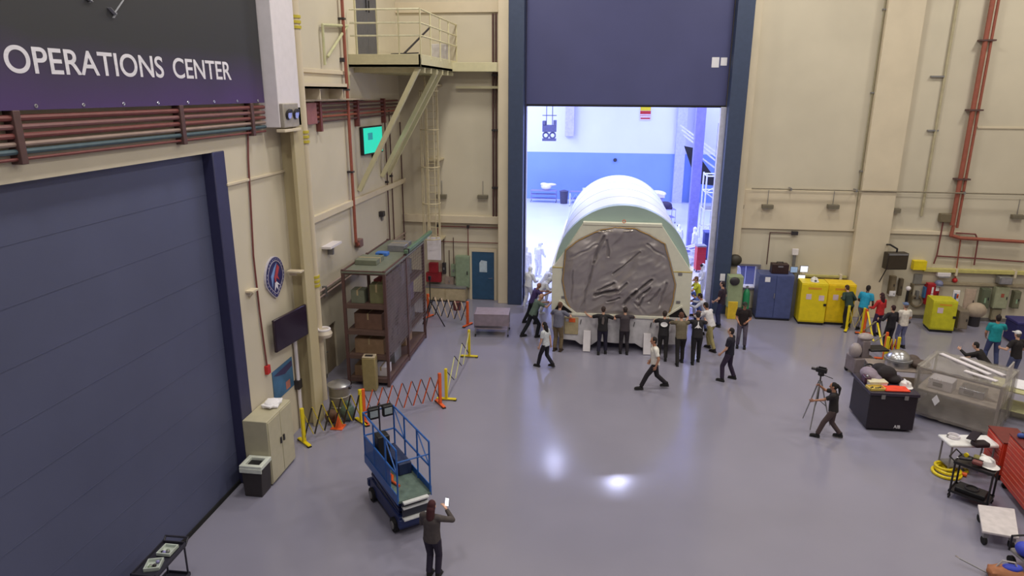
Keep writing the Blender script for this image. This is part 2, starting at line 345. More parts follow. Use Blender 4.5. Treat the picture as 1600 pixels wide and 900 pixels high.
MB().bb((-1.78, -.36, 1.02), (-1.56, -.335, 1.16)).build('warning_label', ORG, cpn)
MB().bb((-1.90, -.36, 1.04), (-1.80, -.335, 1.14)).build('gauge', STEEL, cpn)
mb = MB().ring((0, -.24, 4.72), .05, .012, Matrix.Rotation(R(90), 4, 'X'), 12); mb.build('lifting_eye', ORG, ct)
# ================================================================== PEOPLE
REM = []                                  # meshes grown together by a voxel union at the end of the script
def grow(mb, name, m_, parent, vox, it=2):
    o = mb.build(name, m_, parent, smooth=0)
    r = o.modifiers.new('union', 'REMESH'); r.mode = 'VOXEL'; r.voxel_size = vox; r.use_smooth_shade = True
    if it: k = o.modifiers.new('soft', 'SMOOTH'); k.iterations = it; k.factor = .5
    REM.append(o); return o
def ik(a, b, l1, l2, pole):
    a, b, pole = V(a), V(b), V(pole); d = b-a; L = min(d.length, (l1+l2)*.995); n = d.normalized(); b = a+n*L
    x = (l1*l1-l2*l2+L*L)/(2*L); h = math.sqrt(max(0, l1*l1-x*x)); p = (pole-n*pole.dot(n)).normalized(); return a+n*x+p*h, b
SKIN = {'light': mat('light_skin', (206, 160, 136), .55, var=.03), 'tan': mat('tan_skin', (176, 126, 100), .55, var=.03), 'dark': mat('dark_skin', (96, 66, 54), .55, var=.03)}
EYE = mat('dark_eye', (30, 22, 20), .3)
def cloth(rgb): return mat('cloth_%d_%d_%d' % rgb, rgb, .85, var=.12, scale=14, bump=.08)
NAVY, INK, CHAR, KHAKI, OLIVE = (36, 38, 60), (30, 27, 32), (58, 54, 62), (150, 134, 104), (104, 92, 72)
def person(p, face, label, shirt=INK, pants=INK, shoe=(28, 26, 28), h=1.75, lean=0, side=0, hip=None, feet=((-.11, 0), (.11, 0)), lift=(0, 0),
           hands=None, poles=None, hair='short', hairc=(40, 30, 28), skin='light', sleeve='short', turn=0, nod=0, suit=None, cat='person', z=0, vox=.0085, group=None, brim=None, pole_knee=(0, 1, 0)):
    s = h/1.75; t = thing('person', (p[0], p[1], z), label, cat, R(face), group)
    l, sd = R(lean), R(side)
    U = V((math.sin(sd), math.sin(l)*math.cos(sd), math.cos(l)*math.cos(sd))).normalized(); X = V((math.cos(sd), 0, -math.sin(sd))); X = (X-U*X.dot(U)).normalized(); Fd = U.cross(X)
    fy = [V((f[0], f[1], .085+lf)) for f, lf in zip(feet, lift)]
    spread = max((V((f[0], f[1], 0))-V((hip[0] if hip else 0, hip[1] if hip else 0, 0))).length for f in feet)
    if hip is None: hip = (0, 0, min(.95, .085+math.sqrt(max(.1, .845**2-max(0, spread-.1)**2))))
    hp_ = V(hip); ch = hp_+U*.33; nk = hp_+U*.535; sh = [hp_+U*.485+X*k*.185 for k in (-1, 1)]; hj = [hp_+X*k*.093-U*.02 for k in (-1, 1)]
    hl = l+R(nod); HU = V((math.sin(sd), math.sin(hl)*math.cos(sd), math.cos(hl)*math.cos(sd))).normalized(); HX = (Matrix.Rotation(R(turn), 3, HU) @ (X-HU*X.dot(HU)).normalized()); HF = HU.cross(HX)
    HM = Matrix((HX, HF, HU)).transposed().to_4x4(); hc = nk+HU*.175+HF*.025
    if hands is None: hands = ((-.27, .06, .80), (.27, .06, .80))
    poles = poles or ((-.5, -.6, -.4), (.5, -.6, -.4))
    TM = Matrix((X, Fd, U)).transposed().to_4x4()
    arms = [ik(sh[i], hands[i], .29, .255, poles[i]) for i in (0, 1)]
    legs = [ik(hj[i], fy[i], .43, .415, pole_knee) for i in (0, 1)]
    B = MB()
    B.ell(hp_+U*.02, (.158, .108, .125), TM).ell(hp_+U*.19, (.142, .098, .15), TM).ell(ch+U*.05, (.165, .112, .17), TM).cap(sh[0]-U*.0, sh[1]-U*.0, .058)
    B.cap(nk-U*.06, hc-HU*.03, .056, .05)
    B.ell(hc+HU*.025, (.074, .092, .098), HM, 14).ell(hc-HU*.045+HF*.022, (.054, .064, .07), HM).ell(hc+HF*.094-HU*.012, (.014, .02, .026), HM, 8)
    for k in (-1, 1): B.ell(hc+HX*k*.075-HF*.008, (.014, .024, .034), HM, 8).ell(hc+HF*.072+HX*k*.03+HU*.034, (.026, .016, .011), HM, 8)
    B.ell(hc+HF*.078-HU*.062, (.024, .012, .010), HM, 8)
    for i in (0, 1):
        e, w = arms[i]; k = -1 if i == 0 else 1
        B.cap(sh[i], e, .052, .041).cap(e, w, .042, .028)
        d = (w-e).normalized(); n = V((-k, .35, 0)); n = (n-d*n.dot(d)).normalized(); sx = n.cross(d); 
        if sx.dot(V((0, .7, .7))) < 0: sx = -sx
        HMx = Matrix((sx, n, d)).transposed().to_4x4(); pc = w+d*.05
        B.ell(pc, (.042, .017, .058), HMx)
        for q, (o_, ln) in enumerate(zip((.036, .012, -.013, -.037), (.072, .082, .076, .06))):
            a0 = w+d*.088+sx*o_; m1 = a0+(d*.92+n*.3+sx*(o_*2.4))*ln*.52; a1 = m1+(d*.7+n*.65+sx*(o_*1.5))*ln*.48
            B.cap(a0, m1, .0098, .009, 8).cap(m1, a1, .009, .008, 8)
        a0 = w+d*.03+sx*.03; m1 = a0+(d*.55+sx*.8+n*.2)*.042; a1 = m1+(d*.85+sx*.3+n*.25)*.03; B.cap(a0, m1, .013, .0105, 8).cap(m1, a1, .0105, .009, 8)
        kn, an = legs[i]; B.cap(hj[i], kn, .082, .054).cap(kn, an, .055, .036)
        B.ell(an+V((0, .055, -.045)), (.042, .115, .036))
    body = grow(B, 'body', SKIN[skin], t, vox, 1)
    for k in (-1, 1): MB().ell(hc+HF*.084+HX*k*.031+HU*.012, (.011, .007, .009), HM, 8).build('eye', EYE, body)
    # trousers, shoes
    def legs_mb(extra=0, hem=.03):
        T = MB(); T.ell(hp_+U*.0, (.178+extra, .128+extra, .125), TM).cyl(hp_-U*.02, hp_+U*.10, .178+extra, .172+extra, 16, .73, X)
        for i in (0, 1):
            kn, an = legs[i]; d = (an-kn).normalized(); T.cap(hj[i], kn, .102+extra, .074+extra).cyl(kn, an-d*hem, .074+extra, .066+extra, 12)
        return T
    for i in (0, 1):
        an = legs[i][1]; sm = MB().ell(an+V((0, .055, -.038)), (.053, .145, .047)).cap(an+V((0, -.02, -.02)), an+V((0, -.01, .03)), .05).bb((an.x-.05, an.y-.085, an.z-.085), (an.x+.05, an.y+.195, an.z-.06))
        grow(sm, 'shoe', cloth(suit or shoe), t, .012, 1)
    def shirt_mb(long, extra=0):
        T = MB(); T.cyl(hp_-U*.05, hp_+U*.2, .19+extra, .172+extra, 18, .72, X).cyl(hp_+U*.2, ch+U*.08, .172+extra, .188+extra, 18, .70, X).ell(ch+U*.06, (.186+extra, .136+extra, .16), TM).cap(sh[0], sh[1], .074+extra).cyl(nk-U*.08, nk-U*.0, .085, .064)
        for i in (0, 1):
            e, w = arms[i]
            if long: T.cap(sh[i], e, .07+extra, .056+extra).cyl(e, e.lerp(w, .95), .055+extra, .043+extra, 12)
            else: d = e-sh[i]; T.cyl(sh[i], sh[i]+d*.72, .074, .066, 12)
        return T
    if suit:
        grow(legs_mb(.012, .05), 'suit_trousers', cloth(suit), t, .014); tp = grow(shirt_mb(True, .012), 'suit_top', cloth(suit), t, .014)
        hd = MB().ell(hc+HU*.02-HF*.022, (.096, .104, .128), HM).cyl(nk-U*.1, hc-HU*.06, .11, .085); grow(hd, 'hood', cloth(suit), t, .012)
        if hair == 'short': MB().ell(hc+HF*.02+HU*.055, (.088, .096, .078), HM, 14).build('hair', cloth(hairc), t)
    else:
        grow(legs_mb(), 'trousers', cloth(pants), t, .013); grow(shirt_mb(sleeve == 'long'), 'shirt', cloth(shirt), t, .013)
        hm = cloth(hairc); Hb = MB()
        if hair != 'bald':
            Hb.ell(hc+HU*.034-HF*.018, (.083, .094, .098), HM, 14)
            if hair in ('short', 'cap'): Hb.ell(hc-HU*.02-HF*.045, (.07, .055, .07), HM)
            if hair == 'long':
                Hb.ell(hc-HU*.02-HF*.04, (.09, .07, .11), HM); a_ = hc-HF*.06-HU*.05; Hb.cap(a_, a_-HU*.17-HF*.03, .085, .07).cap(a_-HX*.04, a_-HX*.06-HU*.26-HF*.03, .05, .03).cap(a_+HX*.04, a_+HX*.06-HU*.25-HF*.03, .05, .03)
            if hair == 'tail': Hb.ell(hc-HU*.0-HF*.05, (.075, .06, .09), HM); a_ = hc-HF*.105+HU*.05; Hb.cap(a_, a_-HF*.06-HU*.08, .04, .045).cap(a_-HF*.06-HU*.08, a_-HF*.05-HU*.30, .045, .018)
            grow(Hb, 'hair', hm, t, .011, 1)
        if brim:
            K = MB().ell(hc+HU*.052-HF*.008, (.09, .104, .085), HM, 14).ell(hc+HU*.065+HF*(.11 if hair != 'back' else -.11), (.072, .075, .012), HM, 12); grow(K, 'cap', cloth(brim), t, .01, 1)
    t.scale = (s, s, s)
    t['_chest'] = tuple(ch-Fd*.142+U*.03); t['_n'] = tuple(Fd); t['_u'] = tuple(U); t['_hand'] = tuple(arms[1][1]); t['_hl'] = tuple(arms[0][1])
    return t
def back_print(t, name, mb_fn, m_, up=0):
    """a print lying on the back of a shirt; mb_fn gets an x, z frame on the back"""
    c, Fd, U = V(t['_chest']), V(t['_n']), V(t['_u']); X = V((1, 0, 0)); f = lambda u, v, w: c + X*u + U*(v+up) - Fd*(.018+w-1.4*u*u)
    o = mb_fn(f).build(name, m_, t, smooth=0); return o
PUSH = lambda w, y, zz: ((-w, y, zz), (w, y, zz))
up_el = ((-.8, -.1, -.5), (.8, -.1, -.5))
def at(px, py, z=0): v = fp(px, py, z); return (v.x, v.y)
WHT = mat('white_print', (225, 222, 225), .8)
# the crew pushing the front of the container
person(at(832, 526), -62, 'person in green-grey polo and dark trousers leaning on the left side of the container', (92, 110, 100), (24, 26, 34), lean=24, feet=((-.12, -.38), (.12, .12)), hands=((-.20, .60, 1.22), (.24, .60, 1.30)), poles=up_el, hair='bald', nod=5, skin='light', h=1.8)
person((-2.6, 26.3), -70, 'person in purple shirt pushing behind the one in green-grey polo', (74, 58, 112), (24, 26, 34), lean=20, feet=((-.12, -.3), (.12, .1)), hands=((-.2, .62, 1.25), (.24, .62, 1.3)), poles=up_el, hair='bald', skin='tan')
person(at(871, 548), -18, 'person in blue-grey shirt and tan trousers pushing at the left corner of the container', (104, 104, 122), (112, 96, 72), shoe=(60, 46, 36), lean=12, feet=((-.1, -.05), (.12, -.02)), hands=((-.28, .5, 1.22), (.24, .46, 1.25)), poles=up_el, hair='short', hairc=(92, 60, 48), h=1.8)
p5 = person(at(940, 553), 0, 'person in black printed tee pushing with left arm stretched wide', INK, (34, 30, 52), lean=9, feet=((-.12, -.08), (.13, .06)), hands=((-.60, .38, 1.36), (.40, .44, 1.26)), poles=((-.5, -.2, -.8), (.9, -.3, -.4)), hair='short', hairc=(60, 46, 44), h=1.74)
def feather(f): return MB().plate([[(-.05, -.12), (.02, -.16), (.05, 0), (.03, .12), (-.03, .1)]], f, .003)
back_print(p5, 'shirt_print', feather, mat('grey_print', (96, 86, 86), .8))
p6 = person(at(974, 553), 2, 'person in dark grey polo and dark trousers with elbows out, pushing at the middle', (62, 54, 60), (44, 38, 46), lean=9, feet=((-.11, .04), (.12, -.04)), hands=PUSH(.17, .46, 1.28), poles=((-1, 0, -.1), (1, 0, -.1)), hair='short', hairc=(52, 42, 42), h=1.72)
p7 = person(at(1034, 562), -6, 'person in black tee with a large white round print on the back', INK, (40, 36, 38), lean=15, feet=((-.12, .05), (.12, -.08)), hands=((-.34, .58, 1.25), (.40, .60, 1.28)), poles=up_el, hair='short', hairc=(50, 38, 36))
back_print(p7, 'shirt_print', lambda f: MB().plate([[(.12*math.cos(a*math.pi/10), .085*math.sin(a*math.pi/10)+.0) for a in range(20)]], f, .003), WHT)
person(at(1061, 568), 4, 'person in olive brown shirt and black trousers pushing near the right corner', (104, 94, 76), (34, 30, 32), lean=16, feet=((-.10, -.22), (.11, .12)), hands=((-.34, .62, 1.3), (.30, .64, 1.3)), poles=up_el, hair='short', hairc=(96, 62, 50), h=1.82)
p9 = person(at(1086, 567), -2, 'person in black tee with a white shuttle-shaped mark on the back', INK, INK, lean=17, feet=((-.10, -.16), (.11, .14)), hands=((-.30, .62, 1.32), (.3, .64, 1.3)), poles=up_el, hair='short', hairc=(44, 36, 44), h=1.82)
back_print(p9, 'shirt_print', lambda f: MB().plate([[(-.12, -.09), (-.05, -.06), (0, -.08), (.05, -.06), (.12, -.09), (.05, -.01), (.02, .03), (.012, .14), (-.012, .14), (-.02, .03), (-.05, -.01)]], f, .003), WHT)
person(at(1108, 546), 48, 'person in white shirt and khaki trousers leaning on the right corner of the container', (214, 210, 214), (158, 146, 100), shoe=(34, 28, 28), lean=22, feet=((-.12, -.28), (.12, .10)), hands=((-.2, .58, 1.15), (.2, .6, 1.2)), poles=up_el, hair='short', hairc=(36, 28, 28), sleeve='long', skin='tan', h=1.8)
person((4.12, 25.75), 70, 'person in white coat pushing the right side of the container, behind the khaki trousers', (206, 208, 226), (196, 198, 216), lean=22, feet=((-.12, -.3), (.12, .1)), hands=((-.2, .58, 1.2), (.2, .6, 1.25)), poles=up_el, hair='short', hairc=(38, 30, 30), sleeve='long', skin='tan')
person((3.99, 26.5), 80, 'person in blue smock and cap bending to the right side of the container', (72, 92, 160), (60, 70, 120), lean=24, feet=((-.12, -.3), (.12, .1)), hands=((-.2, .55, 1.1), (.2, .58, 1.15)), poles=up_el, hair='cap', hairc=(60, 80, 150), brim=(64, 84, 156), sleeve='long', h=1.6)
person((4.12, 28.1), 85, 'person in yellow safety vest beside the container in the doorway', (206, 210, 60), (190, 190, 210), lean=10, feet=((-.12, -.16), (.12, .1)), hands=((-.2, .5, 1.15), (.2, .52, 1.2)), poles=up_el, hair='short', hairc=(110, 80, 60), sleeve='short', h=1.75)
person(at(1124, 510), 60, 'person in dark plum tee standing at the right post of the lift door', (42, 28, 44), (44, 48, 84), feet=((-.12, .0), (.12, .08)), hands=((-.18, .22, .98), (.22, .16, .98)), hair='short', hairc=(40, 30, 36), h=1.86)
person(at(1157, 543), 168, 'person in black printed hoodie, cap and grey jeans facing the camera', (34, 24, 26), (92, 84, 100), feet=((-.13, .02), (.12, .0)), hands=((-.12, .24, 1.06), (.14, .22, 1.0)), hair='cap', hairc=(30, 26, 24), brim=(40, 44, 34), nod=14, turn=20, skin='tan', h=1.76)
person(at(1136, 594), 62, 'person in black polo and plum trousers standing with a wide stance, watching the container', (26, 22, 40), (48, 34, 58), feet=((-.20, .10), (.22, -.14)), hands=((-.2, .2, .92), (.25, .12, .86)), hair='short', hairc=(40, 32, 34), h=1.80)
p16 = person(at(1021, 608), 96, 'person in white polo and black trousers striding left across the floor', (226, 222, 216), (32, 26, 34), lean=5, feet=((-.08, .42), (.10, -.40)), lift=(0, .06), hands=((-.25, .02, .84), (.24, .10, .86)), hair='short', hairc=(34, 26, 26), skin='tan', h=1.80)
person(at(852, 574), 66, 'person with long dark hair in pale grey top walking left past the crew', (196, 200, 206), (26, 24, 36), lean=4, feet=((-.08, .26), (.1, -.26)), lift=(0, .05), hands=((-.22, .14, .86), (.24, -.08, .86)), hair='long', hairc=(28, 22, 24), h=1.62)
pt = person(at(1296, 684), 70, 'person with dark ponytail in black top and brown trousers adjusting a camera on a tripod', (34, 28, 30), (78, 62, 62), lean=5, feet=((-.14, .34), (.14, -.26)), lift=(0, .03), hands=((-.14, .52, 1.12), (.16, .44, 1.48)), poles=((-.4, -.2, -.8), (.6, -.3, -.6)), hair='tail', hairc=(28, 22, 22), skin='tan', h=1.64)
pw = person((-2.92, 10.95), -10, 'person with long dark red hair and grey sweater holding up a phone', (78, 70, 70), (44, 36, 56), feet=((-.09, .0), (.09, .03)), hands=((-.10, .30, 1.16), (.19, .30, 1.44)), poles=((-.6, -.3, -.6), (.8, -.2, -.6)), hair='long', hairc=(66, 28, 34), sleeve='long', h=1.66, nod=6)
# the bystanders by the yellow cabinets
person(at(1322, 512), 25, 'person in dark green jacket bending over a barrier at the yellow cabinets', (44, 62, 56), (30, 24, 26), lean=18, feet=((-.16, -.1), (.16, .08)), hands=((-.24, .20, 1.22), (.22, .24, 1.02)), hair='short', hairc=(66, 44, 36), sleeve='long', h=1.74)
person(at(1344, 516), -40, 'person in bright cyan polo and grey trousers beside the green jacket', (34, 148, 186), (110, 104, 122), lean=14, feet=((-.12, .0), (.12, -.06)), hands=((-.2, .34, .98), (.22, .24, .92)), hair='short', hairc=(34, 24, 24), skin='dark', h=1.82)
person(at(1369, 524), 30, 'person in red top with dark hair behind the one in black', (188, 40, 44), (52, 36, 70), feet=((-.12, .0), (.12, -.04)), hands=((-.2, .32, 1.1), (.22, .24, 1.0)), hair='long', hairc=(54, 26, 34), sleeve='long', h=1.7)
person(at(1386, 545), 20, 'person in black jacket and trousers holding something pale, between red and white tops', (28, 24, 32), (28, 24, 34), feet=((-.12, .0), (.12, -.06)), hands=((-.3, .30, 1.12), (.2, .26, 1.05)), hair='short', hairc=(52, 26, 30), sleeve='long', h=1.66)
person(at(1405, 543), 15, 'person in white blouse, blue-grey cap and pale jeans', (222, 214, 204), (104, 106, 140), feet=((-.11, .0), (.11, -.06)), hands=((-.24, .26, 1.02), (.24, .24, 1.0)), hair='short', hairc=(120, 96, 84), brim=(96, 112, 150), h=1.72)
person(at(1545, 572), -15, 'person in teal polo and jeans standing behind the plastic-covered frame', (24, 142, 150), (62, 70, 110), feet=((-.18, .02), (.18, -.04)), hands=((-.2, .2, .95), (.2, .42, 1.28)), hair='short', hairc=(36, 26, 26), skin='tan', h=1.84)
person(at(1578, 600), 20, 'person in black tee and white-fronted cap at the far right', (32, 26, 28), (80, 86, 120), lean=6, feet=((-.13, .0), (.13, -.06)), hands=((-.28, .32, 1.12), (.22, .24, 1.0)), hair='cap', hairc=(90, 80, 76), brim=(214, 210, 212), h=1.78)
person(at(1532, 598), 45, 'person in black crouching and reaching left behind the plastic-covered frame', (28, 22, 24), (30, 26, 30), lean=42, hip=(0, -.1, .62), feet=((-.16, .05), (.16, -.12)), hands=((-.25, .66, 1.0), (.2, .5, .7)), poles=up_el, hair='short', hairc=(30, 24, 24), sleeve='long', nod=-25, h=1.75)
# ================================================================== CLEAN ROOM CREW
SUIT = (232, 234, 244)
person(at(840, 432), -30, 'clean room worker in white suit, dark-haired, standing left of the container', suit=SUIT, lean=10, hands=((-.2, .35, 1.0), (.2, .35, 1.0)), hair='short', hairc=(36, 30, 40), vox=.012, nod=14)
person((-2.42, 29.2), -70, 'clean room worker in white suit bending to push the left side of the container', suit=SUIT, lean=32, feet=((-.12, -.3), (.12, .1)), hands=((-.2, .6, 1.1), (.2, .6, 1.2)), hair='hood', vox=.012)
person((-2.48, 27.7), -75, 'clean room worker in white suit crouched low against the container side', suit=SUIT, lean=40, feet=((-.12, -.34), (.12, .1)), hands=((-.2, .62, .95), (.2, .6, 1.0)), hair='hood', vox=.012)
person((-3.0, 28.6), -40, 'hooded clean room worker in white by the left edge of the opening', suit=SUIT, lean=8, feet=((-.12, -.1), (.12, .1)), hands=((-.2, .35, 1.1), (.2, .35, 1.1)), hair='hood', vox=.012)
person((-3.55, 32.6), 20, 'hooded clean room worker half hidden by the left door post', suit=SUIT, hair='hood', vox=.012)
person((4.5, 39.6), 40, 'clean room worker in white with dark hair, left of the pair beyond the container', suit=SUIT, lean=8, hair='short', hairc=(34, 30, 40), vox=.012)
person((5.25, 38.7), 60, 'hooded clean room worker, right of the pair beyond the container', suit=SUIT, lean=4, hair='hood', vox=.012, h=1.8)
person((4.05, 32.9), 90, 'clean room worker in white pushing the right rear side of the container', suit=SUIT, lean=18, feet=((-.12, -.3), (.12, .1)), hands=((-.2, .6, 1.2), (.2, .6, 1.2)), hair='short', hairc=(34, 30, 40), vox=.012)
person((4.05, 31.7), 90, 'hooded clean room worker halfway along the right side of the container', suit=SUIT, lean=14, feet=((-.12, -.3), (.12, .1)), hands=((-.2, .6, 1.2), (.2, .6, 1.2)), hair='hood', vox=.012)
person((4.62, 30.3), 95, 'dark-haired clean room worker in white close behind the right door post', suit=SUIT, lean=6, hands=((-.2, .35, 1.0), (.2, .35, 1.0)), hair='short', hairc=(30, 26, 36), vox=.012)
person((6.05, 31.2), 180, 'clean room worker in white seen through the small window', suit=SUIT, hair='hood', vox=.012, z=0)
# ================================================================== THINGS IN THE CLEAN ROOM
hk = thing('crane_hook_block', (-3.95, 52, 5.6), 'grey crane hook block hanging high at the left of the clean room', 'hook')
HB = mat('hook_block_grey', (92, 92, 128), .5)
mb = MB()
for x in (-.32, .12): mb.cyl((x, 0, 1.0), (x, 0, 8.395), .03)
mb.build('cable', HB, hk)
MB().bb((-.6, -.2, .55), (.42, .2, 1.05)).bb((-.6, -.25, 1.05), (-.35, .25, 1.35)).bb((.2, -.25, 1.0), (.42, .25, 1.4)).build('block', HB, hk, .03)
MB().ring((-.35, 0, .3), .2, .06, Matrix.Rotation(R(90), 4, 'X')).ring((.15, 0, .3), .2, .06, Matrix.Rotation(R(90), 4, 'X')).bb((-.6, -.15, -.1), (.42, .15, .08)).build('hook', HB, hk)
MB().bb((-.62, -.05, 1.7), (.42, .05, 1.76)).build('spreader_bar', HB, hk)
tag(MB().bb((-3.3, 59.4, 5.4), (-2.55, 59.98, 9.5)).build('air_duct', mat('pale_violet_duct', (196, 192, 232), .5), bevel=.02), 'pale violet duct on the far wall beside the hook block', 'duct')
sg = thing('wall_sign', (3.30, 59.93, 6.75), 'yellow and red striped notice high on the clean room far wall', 'sign')
MB().bb((-.45, 0, 0), (.45, .05, 1.22)).build('board', mat('sign_white', (224, 210, 228), .7), sg)
MB().bb((-.43, -.01, .78), (.43, 0, 1.20)).build('yellow_panel', YEL, sg); MB().bb((-.43, -.01, .50), (.43, 0, .76)).build('red_panel', RED, sg)
MB().bb((-.43, -.012, .36), (.43, 0, .40)).bb((-.38, -.012, .10), (.40, 0, .22)).build('red_text_line', RED, sg)
sf = thing('access_scaffold', (6.3, 43.5, 0), 'white tube scaffold at the right of the clean room', 'scaffold')
mb = MB()
for x in (0, 1.5):
    for y in (0, 1.4): mb.cyl((x, y, 0), (x, y, 4.2), .05, n=8)
mb.build('upright', ALU, sf)
for z in (.8, 2.0, 3.1, 4.1): MB().cyl((0, 0, z), (1.5, 0, z), .04, n=8).cyl((0, 1.4, z), (1.5, 1.4, z), .04, n=8).cyl((0, 0, z), (0, 1.4, z), .04, n=8).cyl((1.5, 0, z), (1.5, 1.4, z), .04, n=8).build('ledger', ALU, sf)
mb = MB().cyl((0, 0, .8), (1.5, 0, 2.0), .035).cyl((1.5, 0, 2.0), (0, 0, 3.1), .035).cyl((0, 0, 3.1), (1.5, 0, 4.1), .035); mb.build('brace', ALU, sf)
MB().bb((0, 0, 2.02), (1.5, 1.4, 2.08)).build('deck', GREY, sf)
pn = thing('black_panel', (6.9, 47, 0), 'tall black angular panel leaning above the scaffold', 'panel')
def pl_(pts, Y=47): return [((p.x-6.9), p.z) for p in (aty(x, y, Y) for x, y in pts)]
MB().plate([pl_([(1069, 228), (1083, 231), (1122, 285), (1114, 290), (1089, 287), (1079, 258)])], fl_, .12).build('sheet', BLACK, pn, smooth=0)
for a_, b_ in (((1064, 196), (1122, 240)), ((1066, 203), (1122, 247)), ((1069, 211), (1122, 254)), ((1082, 236), (1122, 266))):
    (x0, z0), (x1, z1) = pl_([a_, b_]); MB().bar((x0, .3, z0), (x1, .3, z1), .10, .10).build('strut', ALU, pn)
MB().bar((1.25, .3, 0), (1.25, .3, 7), .14, .14).build('stand', GREY, pn)
MB().bar((.45, .3, 0), (.45, .3, 7.1), .12, .12).build('stand', GREY, pn)
rc = thing('red_tool_cabinet', (5.18, 35.9, 0), 'red rolling cabinet inside the right edge of the opening', 'cabinet', R(8)); rc.scale = (.58, .8, 1)
MB().bb((-.4, -.3, .12), (.4, .3, 1.35)).build('body', RED, rc, .02); MB().bb((-.42, -.32, 1.35), (.42, .32, 1.42)).build('top', GREY, rc)
for k in range(4): MB().bb((-.36, -.315, .2+k*.28), (.36, -.295, .44+k*.28)).build('drawer', mat('red_drawer_front', (176, 34, 40), .4), rc, .008)
for x in (-.33, .33):
    for y in (-.23, .23): MB().cyl((x-.03, y, .06), (x+.03, y, .06), .06).build('caster', RUB, rc)
bc = thing('blue_equipment_crate', (6.25, 39.0, 0), 'dark blue crate behind the pair of clean room workers', 'crate')
MB().bb((-.5, -.4, .1), (.5, .4, 1.5)).build('body', mat('crate_blue', (40, 52, 120), .5), bc, .02); MB().bb((-.52, -.42, 1.5), (.52, .42, 1.56)).build('lid', mat('crate_lid', (60, 70, 140), .5), bc)
for x in (-.4, .4): MB().bb((x-.08, -.4, 0), (x+.08, .4, .1)).build('runner', DARK, bc)
def cart(name, loc, rz, label, w, d, h, m_top, m_leg, shelves=(.25,), cat='cart', group=None, lip=0, r=.018):
    t = thing(name, loc, label, cat, rz, group)
    MB().bb((-w/2, -d/2, h-.04), (w/2, d/2, h)).build('table_top', m_top, t, .008)
    for x in (-1, 1):
        for y in (-1, 1):
            MB().cyl((x*(w/2-.03), y*(d/2-.03), .09), (x*(w/2-.03), y*(d/2-.03), h-.03), r, n=8).build('leg', m_leg, t)
            MB().cyl((x*(w/2-.03)-.015, y*(d/2-.03), .045), (x*(w/2-.03)+.015, y*(d/2-.03), .045), .045).bb((x*(w/2-.03)-.03, y*(d/2-.03)-.015, .05), (x*(w/2-.03)+.03, y*(d/2-.03)+.015, .1)).build('caster', RUB, t)
    for z in shelves: MB().bb((-w/2+.02, -d/2+.02, z), (w/2-.02, d/2-.02, z+.025)).build('shelf', m_top, t, .005)
    if lip:
        for z in (*shelves, h-.02):
            MB().bb((-w/2, -d/2, z), (w/2, -d/2+.02, z+lip)).bb((-w/2, d/2-.02, z), (w/2, d/2, z+lip)).bb((-w/2, -d/2, z), (-w/2+.02, d/2, z+lip)).bb((w/2-.02, -d/2, z), (w/2, d/2, z+lip)).build('tray_rim', m_leg, t)
    return t
LAV = mat('lavender_metal', (150, 146, 196), .5)
cart('lab_table', (-4.9, 58.2, 0), 0, 'lavender workbench with a draped white bundle by the far clean room wall', 2.2, .8, 1.0, LAV, LAV, (.3, .65), 'table')
mb = MB().ell((-4.7, 58.2, 1.30), (.45, .3, .3)).ell((-4.3, 58.2, 1.48), (.5, .2, .12)).ell((-4.9, 58.2, 1.5), (.3, .25, .14)); grow(mb, 'draped_bundle', mat('white_drape', (240, 232, 230), .7), None, .05); tag(bpy.data.objects['draped_bundle'], 'white draped bundle on the lavender workbench', 'bundle')
bn = thing('waste_bin', (-3.15, 57.6, 0), 'dark grey bin beside the lavender workbench', 'bin')
MB().lathe([(.3, 0), (.36, 1.0)]).build('body', mat('bin_dark_grey', (72, 70, 96), .6), bn); MB().lathe([(.38, 1.0), (.38, 1.06), (.1, 1.14)]).build('lid', mat('bin_lid_grey', (84, 82, 110), .6), bn)
cart('lab_table', (-.9, 58.4, 0), 0, 'long lavender bench behind the white lattice barrier in the clean room', 3.6, .8, .95, LAV, LAV, (.3,), 'table')
for x, w, l in ((-1.3, .35, 'left white instrument on the long lavender bench'), (.15, .3, 'right white instrument on the long lavender bench')):
    t = thing('bench_instrument', (x, 58.4, .95), l, 'instrument'); MB().bb((-w, -.2, 0), (w, .2, .28)).build('housing', ALU, t, .03); MB().bb((-w*.6, -.22, .08), (w*.3, -.2, .2)).build('screen', LAV, t)
tag(MB().cyl((0.98, 59.97, 3.45), (.98, 59.75, 3.45), .16, .10).build('wall_horn', DARK), 'small dark horn on the blue band of the far wall', 'horn')
cart('equipment_table', (4.1, 50, 0), R(10), 'grey table heaped with dark gear beyond the container', 2.2, 1.0, 1.0, LAV, LAV, (.4,), 'table')
t = thing('gear_heap', (4.1, 50, 1.0), 'dark wrapped gear on the grey table beyond the container', 'gear'); grow(MB().ell((-.4, 0, .3), (.6, .4, .35)).ell((.4, 0, .25), (.5, .4, .28)).bb((-.9, -.3, 0), (.9, .3, .2)), 'wrapping', mat('dark_violet_wrap', (58, 48, 78), .7), t, .04)
t = thing('paper_bundle', (4.0, 52.2, 0), 'white covered stack behind the heaped grey table', 'stack'); MB().bb((-.6, -.4, 0), (.5, .4, 1.6)).build('stack', LAV, t, .02); grow(MB().ell((0, 0, 1.75), (.75, .5, .25)).bb((-.65, -.45, 1.5), (.6, .45, 1.75)), 'cover', mat('white_drape', (240, 232, 230)), t, .05)
